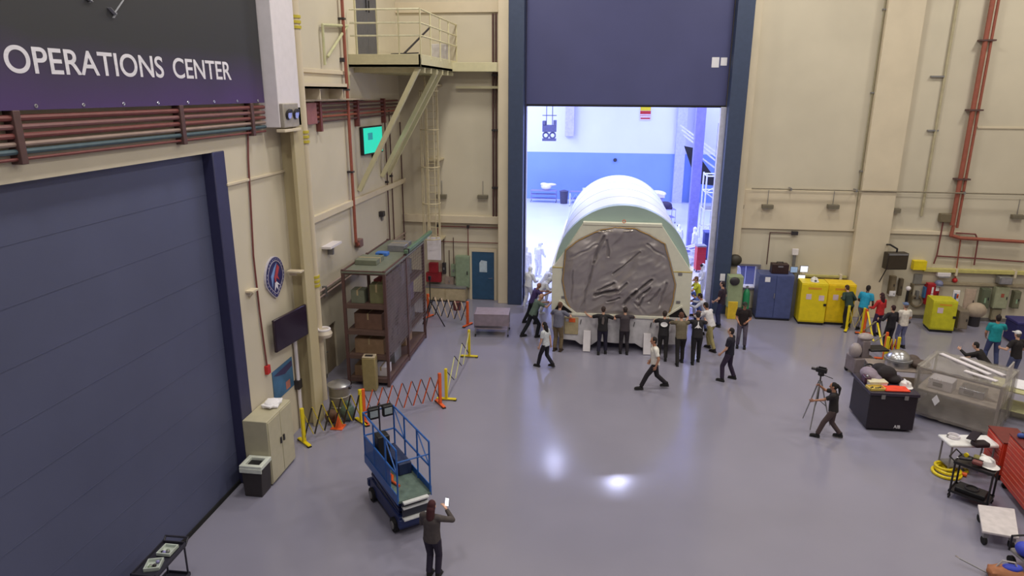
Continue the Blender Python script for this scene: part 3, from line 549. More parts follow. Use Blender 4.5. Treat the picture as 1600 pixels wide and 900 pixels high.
for k, (x, y, rz) in enumerate(((6.4, 36.9, 20), (5.0, 37.6, 50))):
    t = cart('parts_trolley', (x, y, 0), R(rz), ('silver trolley with rolled tubes, between the column and the red cabinet', 'silver trolley just left of the violet column')[k], 1.1, .6, .9, ALU, ALU, (.2, .55))
    t2 = thing('tube_stack', (x, y, .9), ('pale tubes lying on the trolley beside the red cabinet', 'pale tubes lying on the trolley left of the column')[k], 'tubes', R(rz))
    for q in range(4): MB().cyl((-.5, -.18+q*.12, .05), (.5, -.18+q*.12, .05), .05).build('tube', ALU if q % 2 else LAV, t2)
t = thing('blue_partition', (6.6, 33.0, 0), 'dark blue folding partition seen through the small window', 'partition'); PTB = mat('partition_blue', (48, 56, 130), .6)
for k in range(3): MB().bb((-.9+k*.62, -.03, .05), (-.3+k*.62, .03, 2.6)).build('panel', PTB, t, .01)
MB().bb((-.95, -.25, 0), (-.85, .25, .05)).build('foot', DARK, t); MB().bb((.9, -.25, 0), (1.0, .25, .05)).build('foot', DARK, t)
# ================================================================== LATTICE BARRIERS
def barrier(A, B, label, cell, c1, c2, post_c, h=1.0, posts=(1, 1), group=None, w=.06):
    A, B = V((A[0], A[1], 0)), V((B[0], B[1], 0)); L = (B-A).length; t = thing('expanding_barrier', A, label, 'barrier', math.atan2(B.y-A.y, B.x-A.x), group)
    n = max(1, round(L/cell)); c = L/n
    a_ = MB(); b_ = MB()
    for k in range(n):
        x = k*c; a_.bar((x+c*.05, -.012, .18), (x+c*.95, -.012, h-.06), .012, w, V((0, 1, 0))); b_.bar((x+c*.95, .012, .18), (x+c*.05, .012, h-.06), .012, w, V((0, 1, 0)))
    a_.build('rising_slats', c1, t); b_.build('falling_slats', c2, t)
    for k, x in enumerate((0, L)):
        if posts[k]:
            MB().bb((x-.045, -.04, .04), (x+.045, .04, h+.02)).build('post', post_c, t, .008)
            f_ = MB().bb((x-.05, -.30, .03), (x+.05, .30, .07)).build('foot', post_c, t, .01); MB().bb((x-.052, -.31, 0), (x+.052, -.22, .03)).bb((x-.052, .22, 0), (x+.052, .31, .03)).build('rubber_pad', RUB, f_)
    return t
barrier((-7.55, 15.6), (-6.45, 16.95), 'yellow and black lattice barrier in front of the steel drum', .27, BLACK, YEL, YEL)
barrier((-6.38, 17.0), (-4.53, 18.40), 'orange and black lattice barrier behind the scissor lift', .29, ORG, BLACK, ORG)
barrier((-4.42, 18.75), (-4.40, 22.3), 'thin yellow lattice barrier running back from the orange one', 1.1, mat('pale_yellow_slat', (190, 188, 130)), BLACK, YEL, w=.03)
barrier((-6.9, 26.4), (-5.1, 25.6), 'black slatted lattice barrier with orange post by the sink', .32, BLACK, mat('faded_cream_slat', (196, 170, 140)), ORG)
barrier(at(1322, 516), at(1346, 520), 'yellow lattice barrier around the bystanders at the yellow cabinets', .3, YEL, mat('cream_slat', (206, 200, 150)), YEL)
barrier(at(1349, 522), at(1380, 562), 'orange ended lattice barrier in front of the person in red', 1.3, mat('cream_slat', (206, 200, 150)), YEL, ORG)
barrier(at(1381, 572), at(1398, 573), 'folded yellow and orange lattice barrier in front of the black jacket', .10, YEL, ORG, YEL, h=1.05)
barrier((-2.6, 56.6), (.2, 56.6), 'white lattice barrier by the far clean room benches', .5, ALU, ALU, ALU)
# ================================================================== SCISSOR LIFT
lf = thing('scissor_lift', (-4.22, 13.0, 0), 'blue scissor lift parked on the floor, guardrails up', 'scissor lift', math.atan2(.62, .78))
NB = mat('lift_navy_paint', (30, 44, 96), .45); DB = mat('lift_dark_chassis', (40, 42, 58), .5)
MB().bb((-.33, -.92, .16), (.33, .92, .46)).bb((-.36, -.98, .24), (.36, -.88, .42)).bb((-.36, .88, .24), (.36, .98, .42)).build('chassis', NB, lf, .02)
for x in (-.34, .34):
    for y in (-.66, .66): w_ = MB().cyl((x-.05, y, .16), (x+.05, y, .16), .16, n=20).build('wheel', RUB, lf); MB().cyl((x*1.17-.01, y, .16), (x*1.17+.01, y, .16), .09, n=14).build('hub', GREY, w_)
mb = MB()
for x in (-.26, .26):
    for k in range(3):
        z0, z1 = .47+k*.11, .58+k*.11; mb.bar((x-.02, -.82, z0), (x-.02, .82, z1), .03, .08).bar((x+.02, .82, z0), (x+.02, -.82, z1), .03, .08)
for k in range(4): mb.cyl((-.3, -.8, .47+k*.11), (.3, -.8, .47+k*.11), .02).cyl((-.3, .8, .47+k*.11), (.3, .8, .47+k*.11), .02)
mb.build('scissor_arms', NB, lf)
MB().bb((-.30, -.5, .46), (.30, .5, .52)).build('battery_tray', DB, lf, .01)
MB().bb((-.37, -1.0, .84), (.37, 1.0, .90)).build('platform', mat('worn_grey_green_deck', (92, 110, 102), .6, var=.2), lf, .01)
MB().bb((-.385, -1.0, .82), (-.365, 1.0, 1.04)).bb((.365, -1.0, .82), (.385, 1.0, 1.04)).bb((-.37, .98, .82), (.37, 1.0, 1.04)).build('toe_board', BLUEM, lf, .004)
def rails(mb, z): 
    return mb.tube([(-.36, -.98, z), (-.36, .98, z), (.36, .98, z), (.36, -.98, z)], .021)
mb = MB(); rails(mb, 2.06); rails(mb, 1.5)
mb.build('guard_rail', BLUEM, lf)
for x in (-.36, .36):
    for y in (-.98, -.35, .35, .98): MB().cyl((x, y, .9), (x, y, 2.06), .021, n=8).build('rail_post', BLUEM, lf)
for x, y0, y1 in ((.36, -.98, -.35), (.36, .35, .98), (-.36, -.98, -.35)): MB().tube([(x, y0, 1.5), (x, y1, 2.06)], .016).build('rail_brace', BLUEM, lf)
MB().bb((-.37, -.6, 1.02), (-.355, .95, 1.50)).build('mesh_side_panel', mat('blue_mesh_panel', (40, 100, 180), .5, alpha=.75), lf)
MB().tube([(-.36, -.98, 1.78), (.36, -.98, 1.78)], .016).build('entry_chain_bar', BLUEM, lf)
MB().bb((-.28, -1.06, .70), (.28, -.94, .74)).bb((-.28, -1.08, .44), (.28, -.94, .48)).bb((-.28, -1.1, .84), (.28, -1.0, .88)).build('entry_step', ALU, lf, .005)
MB().bb((-.28, -1.0, .5), (.28, -.96, .84)).build('ladder_panel', DB, lf)
MB().bb((-.30, .25, .9), (-.02, .55, 1.75)).build('control_box', BLACK, lf, .02)
MB().bb((.02, -.1, .90), (.32, .9, 1.18)).build('tool_locker', mat('locker_navy', (34, 46, 84), .5), lf, .02)
t = thing('work_light', (-.02-4.22-.78*.0, 13.0, 0), 'black twin work light clamped to the far rail of the scissor lift', 'light', math.atan2(.62, .78))
t.location = (-4.22-.62*.9+.0, 13.0+.78*.9, 2.08)
for x in (-.17, .17):
    h_ = MB().bb((x-.12, -.10, -.16), (x+.12, .02, .10)).build('lamp_head', BLACK, t, .02); MB().bb((x-.09, -.11, -.10), (x+.09, -.098, .05)).build('lens', mat('lamp_lens', (150, 160, 166), .15), h_)
MB().bar((-.26, 0, .1), (.26, 0, .1), .03, .03).cyl((0, .04, -.55), (0, .04, .14), .018).build('bracket', DARK, t)
t = thing('orange_strap', (-4.22+.62*.15, 13.0-.78*.15, .91), 'orange strap lying on the lift platform', 'strap', math.atan2(.62, .78))
MB().tube([(-.14, -.35, .02), (-.20, -.1, .02), (-.12, .1, .02), (-.16, .35, .02)], .03).build('webbing', ORG, t); MB().bb((-.17, .33, 0), (-.1, .42, .05)).build('buckle', STEEL, t)
ph = thing('phone', (0, 0, 0), 'glowing phone held up by the person with dark red hair', 'phone')
# ================================================================== LEFT WALL
bnr = thing('banner', (-7.9, 2.5, 8.72), 'dark printed banner reading OPERATIONS CENTER above the roll-up door', 'banner')
BN = bpy.data.materials.new('banner_print'); BN.use_nodes = True; q = BN.node_tree; bs = q.nodes['Principled BSDF']; bs.inputs['Roughness'].default_value = .6
tc = q.nodes.new('ShaderNodeTexCoord'); sx_ = q.nodes.new('ShaderNodeSeparateXYZ'); q.links.new(tc.outputs['Object'], sx_.inputs[0])
nz = q.nodes.new('ShaderNodeTexNoise'); nz.inputs['Scale'].default_value = .35; q.links.new(tc.outputs['Object'], nz.inputs['Vector'])
ma = q.nodes.new('ShaderNodeMath'); ma.operation = 'MULTIPLY_ADD'; ma.inputs[1].default_value = .55; q.links.new(sx_.outputs['Z'], ma.inputs[0]); 
m2 = q.nodes.new('ShaderNodeMath'); m2.operation = 'MULTIPLY_ADD'; m2.inputs[1].default_value = .5; m2.inputs[2].default_value = -.25; q.links.new(nz.outputs['Fac'], m2.inputs[0]); q.links.new(m2.outputs[0], ma.inputs[2])
rp = q.nodes.new('ShaderNodeValToRGB'); q.links.new(ma.outputs[0], rp.inputs[0]); q.links.new(rp.outputs[0], bs.inputs['Base Color'])
rp.color_ramp.elements[0].color = (*lin((74, 52, 104)), 1); rp.color_ramp.elements[1].color = (*lin((50, 50, 54)), 1); rp.color_ramp.elements[1].position = .55
MB().bb((-.03, 0, 0), (0, 13.28, 4.2)).build('sheet', BN, bnr, smooth=0)
LET = mat('banner_white_letters', (226, 222, 232), .6)
for wd, xa, xb in (('OPERATIONS', 10, 257), ('CENTER', 271, 362)):
    pa, pb = atx(xa, 113, -7.896), atx(xb, 118+(6 if xb > 300 else 2), -7.896)
    tx = text_mesh(wd, 'lettering', LET, bnr, .004, .012)
    tx.matrix_local = Matrix(((0, 0, 1, .004), (pb.y-pa.y, 0, 0, pa.y-2.5), (0, .365, 0, atx(10, 114, -7.896).z-8.72), (0, 0, 0, 1))) @ Matrix.Diagonal((1, 1, .3, 1))
g = MB()
for k in range(14): g.ring((.005, 1+k*.92, .05), .022, .009, Matrix.Rotation(R(90), 4, 'Y'), 8)
g.build('grommet', STEEL, bnr)
g = MB()                                                            # printed silver struts at the top of the picture
def bpt(px, py): p = atx(px, py, -7.895); return V((.006, p.y-2.5, p.z-8.72))
for a_, b_, w in (((138, 4), (176, -30), .05), ((142, 3), (132, -3), .09), ((177, 22), (196, -6), .05), ((178, 23), (168, 12), .12), ((180, 20), (176, 28), .07)): g.bar(bpt(*a_), bpt(*b_), .004, w, V((1, 0, 0)))
g.build('printed_struts', mat('printed_silver', (176, 176, 184), .6), bnr)
pk = thing('pipe_rack', (LX, 2.5, 0), 'bundle of dark red and teal pipes on the wall under the banner', 'pipes')
for k, (z, r, m_) in enumerate(((8.62, .045, BROWNP), (8.50, .04, mat('plum_pipe', (124, 84, 84), .5)), (8.38, .04, BROWNP), (8.27, .035, mat('mauve_grey_pipe', (150, 128, 120), .5)), (8.17, .04, TEALP), (8.07, .025, BROWNP))):
    MB().cyl((.10, 0, z), (.10, 13.3, z), r, n=8).build('pipe', m_, pk)
for y in (6.15, 9.95, 12.65): MB().bb((0, y-.06, 8.0), (.17, y+.06, 8.72)).build('bracket', WOODB, pk, .01)
pk2 = thing('pipe_rack', (FX, 17.2, 0), 'bundle of dark red pipes on the set-back left wall beneath the platform', 'pipes')
for k, (z, m_) in enumerate(((8.62, BROWNP), (8.49, WOODB), (8.36, BROWNP), (8.23, REDP), (8.10, WOODB))): MB().cyl((.1, 0, z), (.1, 11.5, z), .035, n=8).build('pipe', m_, pk2)
for y in (3.3, 6.6, 9.6): MB().bb((0, y-.07, 7.8), (.17, y+.07, 8.72)).build('bracket', BROWNP, pk2, .01)
MB().bb((0, 2.2, 8.05), (.2, 2.9, 8.66)).build('junction_box', mat('dusty_red_box', (150, 96, 94), .5), pk2, .01)
el = thing('emergency_light', (-7.6, 16.30, 8.14), 'twin lamp emergency light at the foot of the boxed duct', 'light')
MB().bb((0, -.42, 0), (.10, .42, .56)).build('housing', mat('light_grey_housing', (160, 152, 142), .5), el, .02)
for y in (-.2, .2):
    l_ = MB().cyl((.10, y, .32), (.15, y, .30), .13, .14, 16).build('lamp', DARK, el); MB().cyl((.148, y, .302), (.16, y, .30), .10, n=16).build('lens', STEEL, l_)
MB().bb((-.1, -.46, -.10), (.12, .46, -.03)).build('shelf', TRIM, el, .01)
ac = thing('call_point', (LX, 0, 0), 'thin dark red conduit dropping to a red call point on the logo wall', 'conduit')
pts = [atx(*p, LX+.04) for p in ((387, 180), (388, 250), (396, 400), (406, 490), (418, 578))]
MB().tube([V((p.x-LX, p.y, p.z)) for p in pts], .022).build('conduit', BROWNP, ac)
p = pts[-1]; MB().bb((0, p.y-.08, p.z-.1), (.09, p.y+.08, p.z+.12)).build('red_box', RED, ac, .01)
p = pts[0]; MB().bb((0, p.y-.12, p.z-.1), (.12, p.y+.12, p.z+.14)).build('junction_box', WOODB, ac, .01)
# shield-shaped emblem
em = thing('wall_emblem', (LX, 15.72, 4.52), 'blue shield-shaped emblem plaque with red and white swooshes', 'emblem')
def shield(s, k=1): 
    P = []
    for a in range(0, 361, 12):
        t_ = R(a-90); x, y = math.sin(R(a))*.50, -math.cos(R(a)); 
        y2 = y*.52 if y > 0 else y*.54
        x2 = x*(1.0 if y > -.2 else (1-.55*((-y-.2)/.8)**1.3)); P.append((x2*s, y2*s))
    return P[:-1]
fe = lambda u, v, w: V((w, u, v))
MB().plate([shield(1)], fe, .05).build('rim', mat('emblem_white_rim', (190, 184, 196), .5), em, smooth=0)
MB().plate([shield(.955)], fe, .058).build('blue_ring', mat('emblem_dark_blue', (34, 34, 92), .5), em, smooth=0)
MB().plate([shield(.80), shield(.77)], fe, .064).build('inner_ring', mat('emblem_white_rim', (190, 184, 196)), em, smooth=0)
MB().plate([[(.12, .30), (.22, .2), (.10, .02), (.18, -.12), (.02, -.02), (-.02, -.22), (-.08, 0), (0, .1)]], fe, .066).build('red_swoosh', mat('emblem_red', (176, 62, 72), .5), em, smooth=0)
MB().plate([[(-.24, .06), (-.06, .24), (.1, .34), (-.02, .16), (-.12, .0), (-.2, -.24)]], fe, .0655).build('light_blue_swoosh', mat('emblem_light_blue', (120, 150, 206), .5), em, smooth=0)
MB().plate([[(.02, -.12), (.2, -.26), (.06, -.2), (.08, -.36), (-.02, -.24), (-.10, -.34), (-.06, -.14)]], fe, .067).build('white_swoosh', LET, em, smooth=0)
g = MB()
for a in range(20, 341, 11):
    if abs(a-180) > 26 or True:
        P = shield(.875); i = int(a/12) % len(P); u, v = P[i]; g.bb((.058, u-.014, v-.02), (.062, u+.014, v+.02))
g.build('ring_lettering', mat('emblem_pale_marks', (150, 146, 180), .5), em)
tv = thing('wall_television', (LX, 15.98, 3.15), 'dark wall television on an arm beneath the emblem', 'television', R(-8))
MB().bb((.26, -.82, -.42), (.33, .72, .42)).build('screen_body', mat('tv_dark_plum', (44, 30, 46), .25), tv, .015); MB().bb((.331, -.79, -.39), (.336, .69, .39)).build('screen', mat('tv_glass', (38, 26, 44), .12), tv)
MB().bb((0, -.25, -.2), (.03, .25, .2)).bar((.0, 0, .05), (.27, .1, .05), .05, .05).bar((.0, 0, -.08), (.27, .1, -.08), .05, .05).build('wall_arm', BLACK, tv)
po = thing('poster', (LX, 15.72, 1.75), 'teal blue poster on the wall above the tall beige cabinet', 'poster')
MB().bb((.0, -.56, -.40), (.02, .56, .42)).build('sheet', mat('poster_teal', (62, 104, 140), .6, var=.3, scale=2), po)
MB().plate([[(-.52, .30), (.52, .34), (.52, .18), (.1, .12), (-.3, .22)]], lambda u, v, w: V((.021+w, u, v)), .003).build('dark_picture', mat('poster_violet', (60, 52, 90), .6), po); MB().bb((.021, .1, -.34), (.024, .34, -.12)).build('orange_picture', mat('poster_orange', (176, 110, 96), .6), po)
t = thing('wall_bracket', atx(388, 455, LX), 'small pale bracket ledge on the wall by the door frame', 'bracket'); MB().bb((0, -.14, 0), (.18, .16, .04)).bar((.0, 0, -.18), (.14, 0, .0), .03, .03).build('ledge', TRIM, t)
t = thing('wall_bracket', (-7.68, 16.4, 4.48), 'cream bracket ledge on the steel column above the emblem', 'bracket'); MB().bb((-.30, -.1, 0), (.08, .12, .04)).bb((-.28, .0, -.10), (-.1, .06, 0)).build('ledge', TRIM, t)
MB_ = thing('conduit_post', (LX, 16.42, 0), 'white vertical conduit on the wall beside the poster', 'conduit'); MB().cyl((.08, 0, 0), (.08, 0, 2.72), .05).build('tube', WHITEP, MB_); MB().bb((0, -.1, 1.2), (.14, .1, 1.45)).build('switch_box', DARK, MB_); MB().bb((0, -.09, 2.7), (.14, .09, 2.8)).build('cap', GREY, MB_)
# column downpipe with yellow bands
dp = thing('downpipe', (-8.12, 18.3, 0), 'cream downpipe behind the column with yellow warning bands', 'pipe')
MB().cyl((0, 0, 0), (0, 0, 12.5), .12, n=16).build('pipe', TRIM, dp)
for z in (3.55, 7.62, 10.55):
    for k in (0, .13, .26): MB().cyl((0, 0, z+k), (0, 0, z+k+.07), .15, n=16).build('yellow_band', mat('olive_yellow_band', (196, 180, 60), .5), dp)
MB().tube([(.0, -.2, 4), (.0, -.2, 8.0)], .02).build('cable', DARK, dp)
lh = thing('hose_reel', (-7.92, 18.2, 2.06), 'pale round hose reel on the downpipe above the drum', 'reel'); MB().lathe([(.06, -.05), (.22, .0), (.25, .1), (.2, .2), (.06, .24)], n=20).build('drum', mat('pale_reel', (206, 194, 180), .4), lh); MB().ring((0, 0, .22), .17, .04).build('hose', WHITEP, lh); MB().bb((-.26, -.05, .0), (-.1, .05, .1)).build('mount', TRIM, lh)
# tall beige cabinet, papers on it, bin beside it
cb = thing('tall_cabinet', (-7.73, 14.16, 0), 'tall putty beige cabinet against the wall under the poster', 'cabinet')
MB().bb((-.30, -.62, .04), (.30, .62, 1.66)).build('body', BEIGE, cb, .015); MB().bb((-.27, -.58, 0), (.27, .58, .05)).build('plinth', DARK, cb)
for k, y in enumerate((-.60, .01)):
    d_ = MB().bb((.30, y, .08), (.318, y+.59, 1.62)).build('door', BEIGE, cb, .006); MB().bb((.318, y+(.50 if k == 0 else .04), .85), (.35, y+(.55 if k == 0 else .09), 1.0)).build('handle', DARK, d_)
t = tag(grow(MB().box((-7.72, 14.45, 1.70), (.36, .5, .05), .2).box((-7.70, 14.35, 1.73), (.3, .4, .05), -.3).ell((-7.72, 14.4, 1.76), (.16, .2, .05)), 'paper_pile', PAPER, None, .012), 'crumpled white papers on top of the tall beige cabinet', 'papers')
bn = thing('waste_bin', (-7.66, 13.28, 0), 'black square waste bin with white liner by the roll-up door', 'bin')
MB().plate([[(-.21, 0), (.21, 0), (.25, .72), (-.25, .72)]], lambda u, v, w: V((u, -.22+w, v)), .44).build('body', mat('bin_charcoal', (52, 46, 48), .6), bn, .02, smooth=0)
sq = [(-.27, -.25), (.27, -.25), (.27, .25), (-.27, .25)]; si = [(-.17, -.15), (.17, -.15), (.17, .15), (-.17, .15)]
MB().plate([sq, si], lambda u, v, w: V((u, v, .70+w)), .10).bb((-.27, -.26, .62), (.27, -.23, .74)).build('liner_rim', mat('white_liner', (216, 220, 210), .5), bn, .02, smooth=0); MB().bb((-.18, -.16, .715), (.18, .16, .73)).build('opening', BLACK, bn)
# steel drum with bag
dr = thing('steel_drum', (-7.25, 17.45, 0), 'galvanised steel drum with lid, behind the yellow barrier', 'drum')
MB().lathe([(.29, 0), (.30, .28), (.315, .30), (.30, .32), (.30, .58), (.315, .6), (.30, .62), (.30, .88)]).build('body', mat('galvanised_steel', (146, 140, 130), .4, .5), dr); MB().lathe([(.32, .88), (.33, .93), (.2, .99), (.04, 1.01)]).build('lid', STEEL, dr)
MB().bb((.28, -.05, .8), (.36, .05, .86)).build('clamp', DARK, dr)
t = tag(grow(MB().ell((-6.88, 17.05, .26), (.22, .2, .26)).ell((-6.86, 17.05, .5), (.1, .1, .12)), 'refuse_bag', mat('dull_green_bag', (84, 104, 92), .5), None, .02), 'dull green bag slumped against the steel drum', 'bag')
t = tag(grow(MB().ell((-7.28, 16.85, .2), (.2, .16, .2)).ell((-7.2, 16.75, .3), (.12, .14, .12)), 'rag_heap', mat('brown_rags', (92, 66, 50), .9), None, .02), 'brown rags heaped in front of the steel drum', 'rags')
t = thing('traffic_cone', (-7.0, 16.6, 0), 'small orange cone lying behind the yellow barrier', 'cone'); MB().lathe([(.13, .03), (.03, .42)], n=16).build('cone', ORG, t); MB().bb((-.17, -.17, 0), (.17, .17, .03)).build('base', ORG, t, .01)
hw = Matrix.Translation(pw.location) @ Matrix.Rotation(pw.rotation_euler.z, 4, 'Z') @ (V(pw['_hand'])*pw.scale.x)
ph.location = hw + V((.0, .05, .03)); ph.rotation_euler = (R(-12), 0, R(-14))
MB().bb((-.04, -.006, 0), (.04, .006, .165)).build('case', BLACK, ph, .004); MB().bb((-.035, -.0075, .008), (.035, -.006, .157)).build('screen', mat('lit_phone_screen', (240, 240, 255), .3, emit=2.5), ph)
# ================================================================== SET-BACK LEFT WALL
gm = thing('wall_monitor', (FX, 25.05, 6.78), 'glowing green-teal monitor high on the left wall', 'monitor', R(-6))
MB().bb((.1, -.86, -.02), (.22, .86, .98)).build('housing', BLACK, gm, .02); MB().bb((.221, -.80, .03), (.226, .80, .93)).build('screen', mat('teal_screen', (30, 206, 176), .3, emit=.75, var=.04), gm)
MB().bb((.226, -.45, .5), (.229, -.05, .75)).build('screen_picture', mat('teal_screen_dim', (30, 150, 160), .3, emit=.5), gm); MB().bb((0, -.15, .3), (.12, .15, .6)).build('wall_mount', DARK, gm)
rp1 = thing('fire_pipe', (FX, 22.85, 0), 'dark red vertical sprinkler pipe with bottom elbow on the left wall', 'pipe')
MB().tube([(.14, 0, 13), (.14, 0, 3.9), (.14, .12, 3.75), (.14, .35, 3.75)], .055).build('pipe', REDP, rp1); MB().bb((0, .25, 3.62), (.2, .6, 3.9)).build('valve', mat('dusty_pipe_valve', (128, 96, 92), .5), rp1, .02)
for z in (6.3, 9.0, 11.2): MB().bb((0, -.1, z), (.2, .1, z+.06)).build('clamp', DARK, rp1)
for k, (px, y0, y1) in enumerate(((606, 190, 378), (613, 170, 378), (629, 190, 380), (636, 175, 376))):
    Yk = atx(px, 300, FX+.08).y; a_, b_ = atx(px, y0, FX+.08), atx(px+2, y1, FX+.08); b_.y = a_.y = Yk
    t = thing('wall_conduit', (FX, Yk, 0), ('first thin dark conduit right of the teal monitor, running down to the cage', 'second thin dark conduit right of the teal monitor', 'third thin dark conduit, left of the pair nearest the ladder', 'thin dark conduit nearest the caged ladder')[k], 'conduit')
    MB().cyl((.08, 0, b_.z), (.08, 0, a_.z), .03, n=8).build('tube', WOODB, t); MB().bb((0, -.06, (a_.z+b_.z)/2), (.12, .06, (a_.z+b_.z)/2+.08)).build('clamp', DARK, t); MB().bb((0, -.16, b_.z-.5), (.2, .16, b_.z)).build('junction_box', mat('maroon_box', (104, 48, 54), .5), t, .01)
cf = thing('wall_raceway', (FX, 19, 2.9), 'double horizontal conduit running along the left wall above the cage', 'conduit'); MB().cyl((.08, 0, .08), (.08, 10.2, .08), .035, n=8).cyl((.08, 0, -.1), (.08, 10.2, -.1), .03, n=8).build('tube', mat('pinkish_conduit', (168, 146, 140), .5), cf)
for y in (1, 4, 7): MB().bb((0, y, -.18), (.13, y+.08, .16)).build('clamp', GREY, cf)
for k, (px, py, l) in enumerate(((593, 334, 'small dark wall speaker above the right end of the cage'), (582, 242, 'small dark fitting on the left wall under the teal monitor'))):
    p = atx(px, py, FX); t = thing('wall_fitting', p, l, 'fitting'); MB().bb((0, -.12, -.1), (.2, .12, .1)).build('body', DARK, t, .02); MB().bb((.0, .12, -.3), (.06, .3, -.1)).build('plate', GREY, t)
p = atx(512, 383, FX); t = thing('wall_shelf', p, 'small pale shelf bracket on the left wall before the cage', 'shelf'); MB().bb((0, -.5, -.02), (.3, .45, .05)).build('board', WHITEP, t); MB().bb((0, -.05, -.3), (.18, .05, 0)).build('support', GREY, t)
# tubular bracket high on the wall
br = thing('wall_bracket', (FX, 21.2, 9.75), 'pale triangular tube bracket high on the left wall', 'bracket')
MB().tube([(.1, 0, 0), (.1, .0, 1.15), (.1, 2.1, 1.3), (.1, .25, .25)], .045).tube([(.0, 2.0, 1.28), (.1, 2.0, -.6)], .03).build('frame', mat('sage_cream_paint', (190, 188, 150), .6), br); MB().bb((0, 1.5, .15), (.14, 1.64, .28)).build('switch_box', DARK, br)
t = thing('cable_tray', (FX, 17.3, 9.05), 'cream cable tray along the left wall below the platform', 'tray'); MB().bb((0, 0, 0), (.5, 4.6, .06)).bb((.48, 0, 0), (.5, 4.6, .16)).build('tray', TRIM, t); MB().bb((0, 0, -.35), (.3, 7.5, -.30)).build('lower_tray', mat('cream_shadow_tray', (176, 160, 140), .6), t)  # lower tray's cream is darkened, shade put into its colour
for y in (.5, 2.5, 4.3): MB().bb((0, y, -.3), (.45, y+.05, 0)).build('bracket', TRIM, t)
# ---------------------------------------------------------------- mezzanine platform in the corner
PC = mat('platform_cream', (208, 200, 164), .6, var=.04); PX0, PX1, PY0 = FX, -6.15, 23.5
mz = thing('corner_platform', (PX0, PY0, 9.76), 'cream steel platform with railings in the upper left corner', 'platform'); pw_, pd_ = PX1-PX0, BY-PY0
MB().bb((0, 0, 0), (pw_, pd_, .10)).bb((0, 0, .0), (pw_, .08, .42)).bb((pw_-.08, 0, .0), (pw_, pd_, .42)).build('deck', PC, mz, .01)
mb = MB()
for k in range(6): mb.bb((0, .9*k+.5, -.16), (pw_, .9*k+.58, 0))
mb.build('joist', PC, mz)
mb = MB(); 
for z in (1.0, 1.4, 1.82): mb.cyl((0.1, .04, z-.42+.42), (pw_, .04, z), .028, n=8)
mb.build('front_rail', mat('rail_pale_cream', (222, 218, 190), .5), mz)
mb = MB()
for z in (1.0, 1.4, 1.82): mb.cyl((pw_, .04, z), (pw_, pd_, z), .028, n=8)
mb.build('side_rail', PC, mz)
for k in range(4): MB().cyl((.3+k*(pw_-.3)/3, .04, .3), (.3+k*(pw_-.3)/3, .04, 1.85), .028, n=8).build('rail_post', PC, mz)
for k in range(1, 5): MB().cyl((pw_, k*pd_/4-.02, .3), (pw_, k*pd_/4-.02, 1.85), .028, n=8).build('rail_post', PC, mz)
for y, dz in ((.25, 4.2), (2.9, 4.0), (3.7, 4.0)): MB().bar((pw_-.15, y, .0), (.05, y, -dz), .16, .16, V((0, 1, 0))).build('knee_brace', PC, mz, .01)
MB().bb((pw_-.7, 4.2, .42), (pw_-.1, 5.0, 1.0)).build('equipment_box', mat('pale_grey_box', (196, 190, 190), .5), mz, .02)
MB().bar((pw_-.9, 1.2, .5), (pw_-.4, 3.0, 1.5), .05, .05).bar((pw_-1.2, .6, .45), (pw_-.3, .9, .5), .04, .04).build('dark_tool', DARK, mz)
du = thing('upper_door', (FX, 24.35, 10.2), 'dark grey double door onto the corner platform', 'door'); 
for k in (0, 1): d_ = MB().bb((.0, .02+k*1.12, 0), (.06, 1.12+k*1.12, 2.5)).build('leaf', mat('dark_grey_door', (84, 84, 92), .5), du, .01); MB().bar((.09, (1.0 if k == 0 else 1.3), 1.5), (.09, (1.0 if k == 0 else 1.3), 1.9), .03, .03).build('handle', BLACK, d_)
MB().bb((0, -.06, 0), (.05, .02, 2.56)).bb((0, 2.24, 0), (.05, 2.32, 2.56)).build('door_frame', PC, du)
t = thing('walkway_beam', (-6.15, BY-.9, 9.76), 'cream walkway beam joining the platform to the pier', 'beam'); MB().bb((0, 0, .0), (1.8, .8, .35)).build('girder', PC, t, .01); MB().bb((0, .6, -.65), (1.8, .7, -.55)).build('lower_rail', PC, t)
for z in (1.0, 1.82): MB().cyl((0, .04, z), (.02, .8, z), .025, n=8).build('rail', PC, t)
# caged ladder from the platform to the floor
LP = mat('ladder_pale_yellow', (198, 184, 152), .6)
ld = thing('caged_ladder', (-7.05, 28.35, 0), 'pale yellow caged ladder rising to the corner platform', 'ladder')
for x in (-.24, .24): MB().bb((x-.03, -.04, 2.0), (x+.03, .04, 9.55)).build('side_rail', LP, ld)
mb = MB()
for k in range(25): mb.cyl((-.24, 0, 2.2+k*.3), (.24, 0, 2.2+k*.3), .014, n=6)
mb.build('rungs', LP, ld)
mb = MB()
for z in (3.0, 4.5, 6.0, 7.5, 9.0): mb.ring((0, -.33, z), .37, .025, None, 16, R(160), R(380))
mb.build('cage_hoops', LP, ld)
mb = MB()
for a in (190, 230, 270, 310, 350): mb.cyl((.37*math.cos(R(a)), -.33+.37*math.sin(R(a)), 3.0), (.37*math.cos(R(a)), -.33+.37*math.sin(R(a)), 9.0), .02, n=6)
mb.build('cage_bars', LP, ld)
for z in (2.8, 6.2, 9.2): MB().bb((-.28, 0, z), (.28, .95, z+.06)).build('standoff', LP, ld)
MB().bb((-.3, -.12, 2.0), (.3, -.06, 3.0)).build('ladder_guard', WHITEP, ld, .01)
